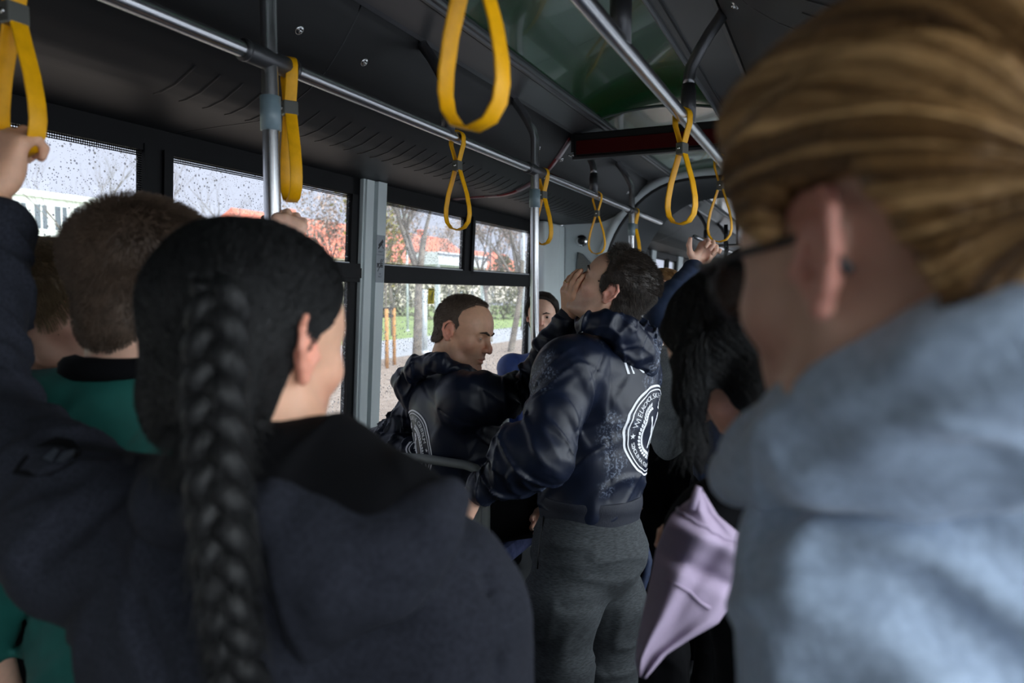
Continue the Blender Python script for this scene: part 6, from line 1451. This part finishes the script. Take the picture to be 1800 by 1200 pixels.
# ======== others at the back
def simple_person(label, hc, F, U, sc, hair_m, reg, thick, coat, shape, skin, nb, bf, female=True, eyes=.9, trousers=None, wa_dz=.50, arms=None, hands=True, coatname='jacket', seated=False, hl=.05, vox=.003, gaze=(0, 1, 0)):
    hd = Head(hc, F, U, sc); t = person(label, nb); bf = unit([bf[0], bf[1], 0]); br = np.array([bf[1], -bf[0], 0]); nb = np.array(nb, float)
    lsh = nb - br * .165 - [0, 0, .07]; rsh = nb + br * .165 - [0, 0, .07]; ch = nb - [0, 0, .2]; wa = nb - [0, 0, wa_dz]
    arms = arms or {}; L = arms.get('l', [lsh, lsh - [0, 0, .27] - br * .03, lsh - [0, 0, .48] + bf * .08]); R_ = arms.get('r', [rsh, rsh - [0, 0, .27] + br * .03, rsh - [0, 0, .48] + bf * .08])
    S = Sdf(); hd.ops(S, female=female, neck=nb, eyes=eyes); B = Sdf(); B.cap(nb, ch, .05, .1, .05); B.cap(ch, wa, .1, .1, .05); B.chain(L, [.04, .035, .025], .02); B.chain(R_, [.04, .035, .025], .02)
    hs = []
    for nm, A_, s in (('l', L, 1), ('r', R_, -1)):
        hp = arms.get('hand' + nm, dict(ydir=unit(A_[2] - A_[1]), back=-br * s, curl=(.5,) * 4, thumb=(.3, .4))); h_ = Sdf(); hand(h_, A_[2], hp['ydir'], hp['back'], hp.get('side', s), .95, hp['curl'], hp['thumb'], hp.get('spread', .05)); hs.append(h_.mesh(.003 if 'hand' + nm in arms else .005))
    link('body', np_mesh([S.mesh(vox), B.mesh(.01)] + hs, lambda V: hd.tint(V, 0)), skin, t)
    for q in (-1, 1): eyeball(hd, q, m_eye, t, gaze)
    brow(hd, hair_m, t, .0034)
    me = np_mesh([hd.shell(reg, thick, vox=.004, noise=.003, nf=50)]); hr = link('hair', me, hair_m, t); co, no = sample_mesh(me, 7000); lc = hd.loc(co); rd = np.stack([lc[:, 0] * 5, -.2 + 0 * lc[:, 0], -.8 + 0 * lc[:, 0]], 1)
    strands('loose_hair', hr, hair_m, co, hd.dirw(rd), no, hl, n=5, lift=.0, curl=.2, r=.0006, cling=bvh_me(me))
    H = Sdf(); H.cap(nb - [0, 0, .06], ch, .085, .12, .05); H.cap(ch, wa, .125, .125, .05); H.cap(lsh, rsh, .065, .065, .05)
    for A_ in (L, R_): e_ = A_[2] * .92 + A_[1] * .08; H.chain([A_[0], A_[1], e_], [.066, .055, .042], .03); H.fold(A_[0], A_[1], .1, .006, 20, 7, 61); H.fold(A_[1], e_, .1, .006, 20, 7, 62)
    H.fold(nb, wa, .22, .007, 10, 7, 63, .6)
    if shape: shape(H, nb, ch, wa, bf, br)
    ct = link(coatname, np_mesh([H.mesh(.006)]), coat, t); mb = MB(); mb.tube([nb + (br * math.cos(a) * .066 + bf * math.sin(a) * .062) + np.array([0, 0, -.01]) for a in np.linspace(0, 2 * PI, 25)[:-1]], .015, 8, closed=True).build('collar', coat, ct)
    if not seated: legs(t, wa - [0, 0, .05], bf, trousers or m_blackcl, vox=.012)
    else:
        T = Sdf(); T.cap(wa, wa + bf * .0 - [0, 0, .08], .13, .13, .05)
        for q in (-1, 1): k_ = wa + bf * .40 + br * q * .1 - [0, 0, .05]; T.chain([wa + br * q * .08 - [0, 0, .06], k_, k_ - [0, 0, .40]], [.09, .07, .05], .04)
        link('trousers', np_mesh([T.mesh(.01)]), trousers or m_blackcl, t)
    return t, ct
def reg_w(x, y, z): return np.maximum(y - lin(z, [-.10, -.04, .0, .03, .06, .09, .12], [-.03, -.012, .012, .036, .052, .062, .07]) + 0 * x, lin(y, [-.12, -.06, -.02, .0, .03], [-.085, -.075, -.03, .0, .02]) - z)
def reg_long(x, y, z): return np.maximum(y - lin(z, [-.16, -.04, .0, .03, .06, .09, .12], [.01, .022, .030, .040, .052, .062, .07]) + 0 * x, lin(y, [-.12, -.02, .03], [-.12, -.115, -.11]) - z)
def others():
    # woman in blue seated at the back, face to the camera
    hc = P(953, 556, 3.80); simple_person('woman in a blue jacket, dark hair, looking out from behind a pole', hc, D(-.10, -.98, -.05), (0, 0, 1), .97, h_dark, reg_w, lambda x, y, z: .012 + 0 * x, m_blue, None, m_skin, hc - np.array([0, 0, .20]) + D(0, .6) * .03, D(-.15, -1), eyes=1.0, seated=True, hl=.03, vox=.0025)
    # blond woman with grey vest
    hc = P(1164, 528, 2.98)
    def vest(H, nb, ch, wa, bf, br): H.crease([nb + bf * .12 - [0, 0, .06], ch + bf * .14, wa + bf * .14], .005, .004)
    t, ct = simple_person('woman with ginger blond hair and grey fleece behind the man in navy', hc, D(-.45, -.88, -.10), D(.1, 0, 1), .97, h_ginger, reg_long, lambda x, y, z: .014 + 0 * x, m_gfleece, vest, m_skin, P(1190, 612, 3.02), D(-.5, -.85), eyes=.8, wa_dz=.40, hl=.09)
    # navy sleeved person holding the strap
    nb = P(1312, 585, 2.60); hc = nb + np.array([0, 0, .170]) + D(.3, .9) * .03; w = P(1222, 470, 2.54)
    arms = dict(l=None, r=None); bf = D(.35, .93); br = np.array([bf[1], -bf[0], 0]); lsh = nb - br * .165 - [0, 0, .06]
    arms = dict(l=[lsh, P(1166, 548, 2.36), w], handl=dict(ydir=unit(P(1256, 420, 2.54) - w), back=D(-.1, .97, .2), curl=(1.15, 1.2, 1.25, .9), thumb=(.95, .35), side=1, spread=.05))
    def coat(H, nb_, ch, wa, bf_, br_): H.cap(wa, wa - [0, 0, .10], .14, .15, .04)
    t, ct = simple_person('person in a navy denim jacket, one arm up holding a strap', hc, D(.5, .8, -.1), (0, 0, 1), .98, h_black, reg_w, lambda x, y, z: .012 + 0 * x, m_navysl, coat, m_skin, nb, bf, wa_dz=.52, arms=arms, hl=.04)
    J = Sdf(); cz = nb - [0, 0, .16]; cw = nb - [0, 0, .52]; J.cap(cz - br * .05, cz + br * .05, .132, .132, .05); J.cap(cz - br * .03, cw - br * .03, .134, .142, .05); J.cap(cz + br * .03, cw + br * .03, .134, .142, .05); J.cap(lsh + [0, 0, .0], nb + br * .165 - [0, 0, .06], .078, .078, .05); J.fold(P(1245, 650, 2.5), P(1245, 850, 2.5), .25, .010, 8, 9, 71, .2); J.pcrease([(1222, 690), (1232, 760), (1250, 840)], .012, .006)
    dj = link('denim_jacket', np_mesh([J.mesh(.006)]), m_denim, t); bv = bvh_of(dj)
    for a in ((1240, 772), (1246, 812)):
        q = ray_on(bv, *a)
        if q is not None: MB().tube([q, q - unit(q - CAM) * .004], .007, 12).build('button', m_joint, dj)
def dark_handle():
    p = [P(*a) for a in ((1108, 958, 2.5), (1120, 950, 2.48), (1134, 962, 2.46), (1140, 985, 2.46), (1136, 1010, 2.46), (1128, 1035, 2.46), (1119, 1060, 2.46), (1114, 1085, 2.46))]
    t = empty('bag', p[-1], 'dark bag with a curved textured handle on the floor behind the melange trousers', 'bag')
    MB().tube(p, .014, 10).build('handle', m_denim, t); q = p[-1]; S = Sdf(); S.box((q[0] + .05, q[1] + .02, q[2] / 2 - .02), (.13, .09, q[2] / 2 - .03), .05, .02); S.fold((q[0], q[1], .1), (q[0], q[1], q[2]), .2, .008, 9, 6, 88); link('bag_body', np_mesh([S.mesh(.008)]), m_blackcl, t)
dark_handle()
man_reaching(); man_standing(); girl_braid(); man_teal(); boy_blond(); woman_fleece(); woman_bun(); lilac(); others()
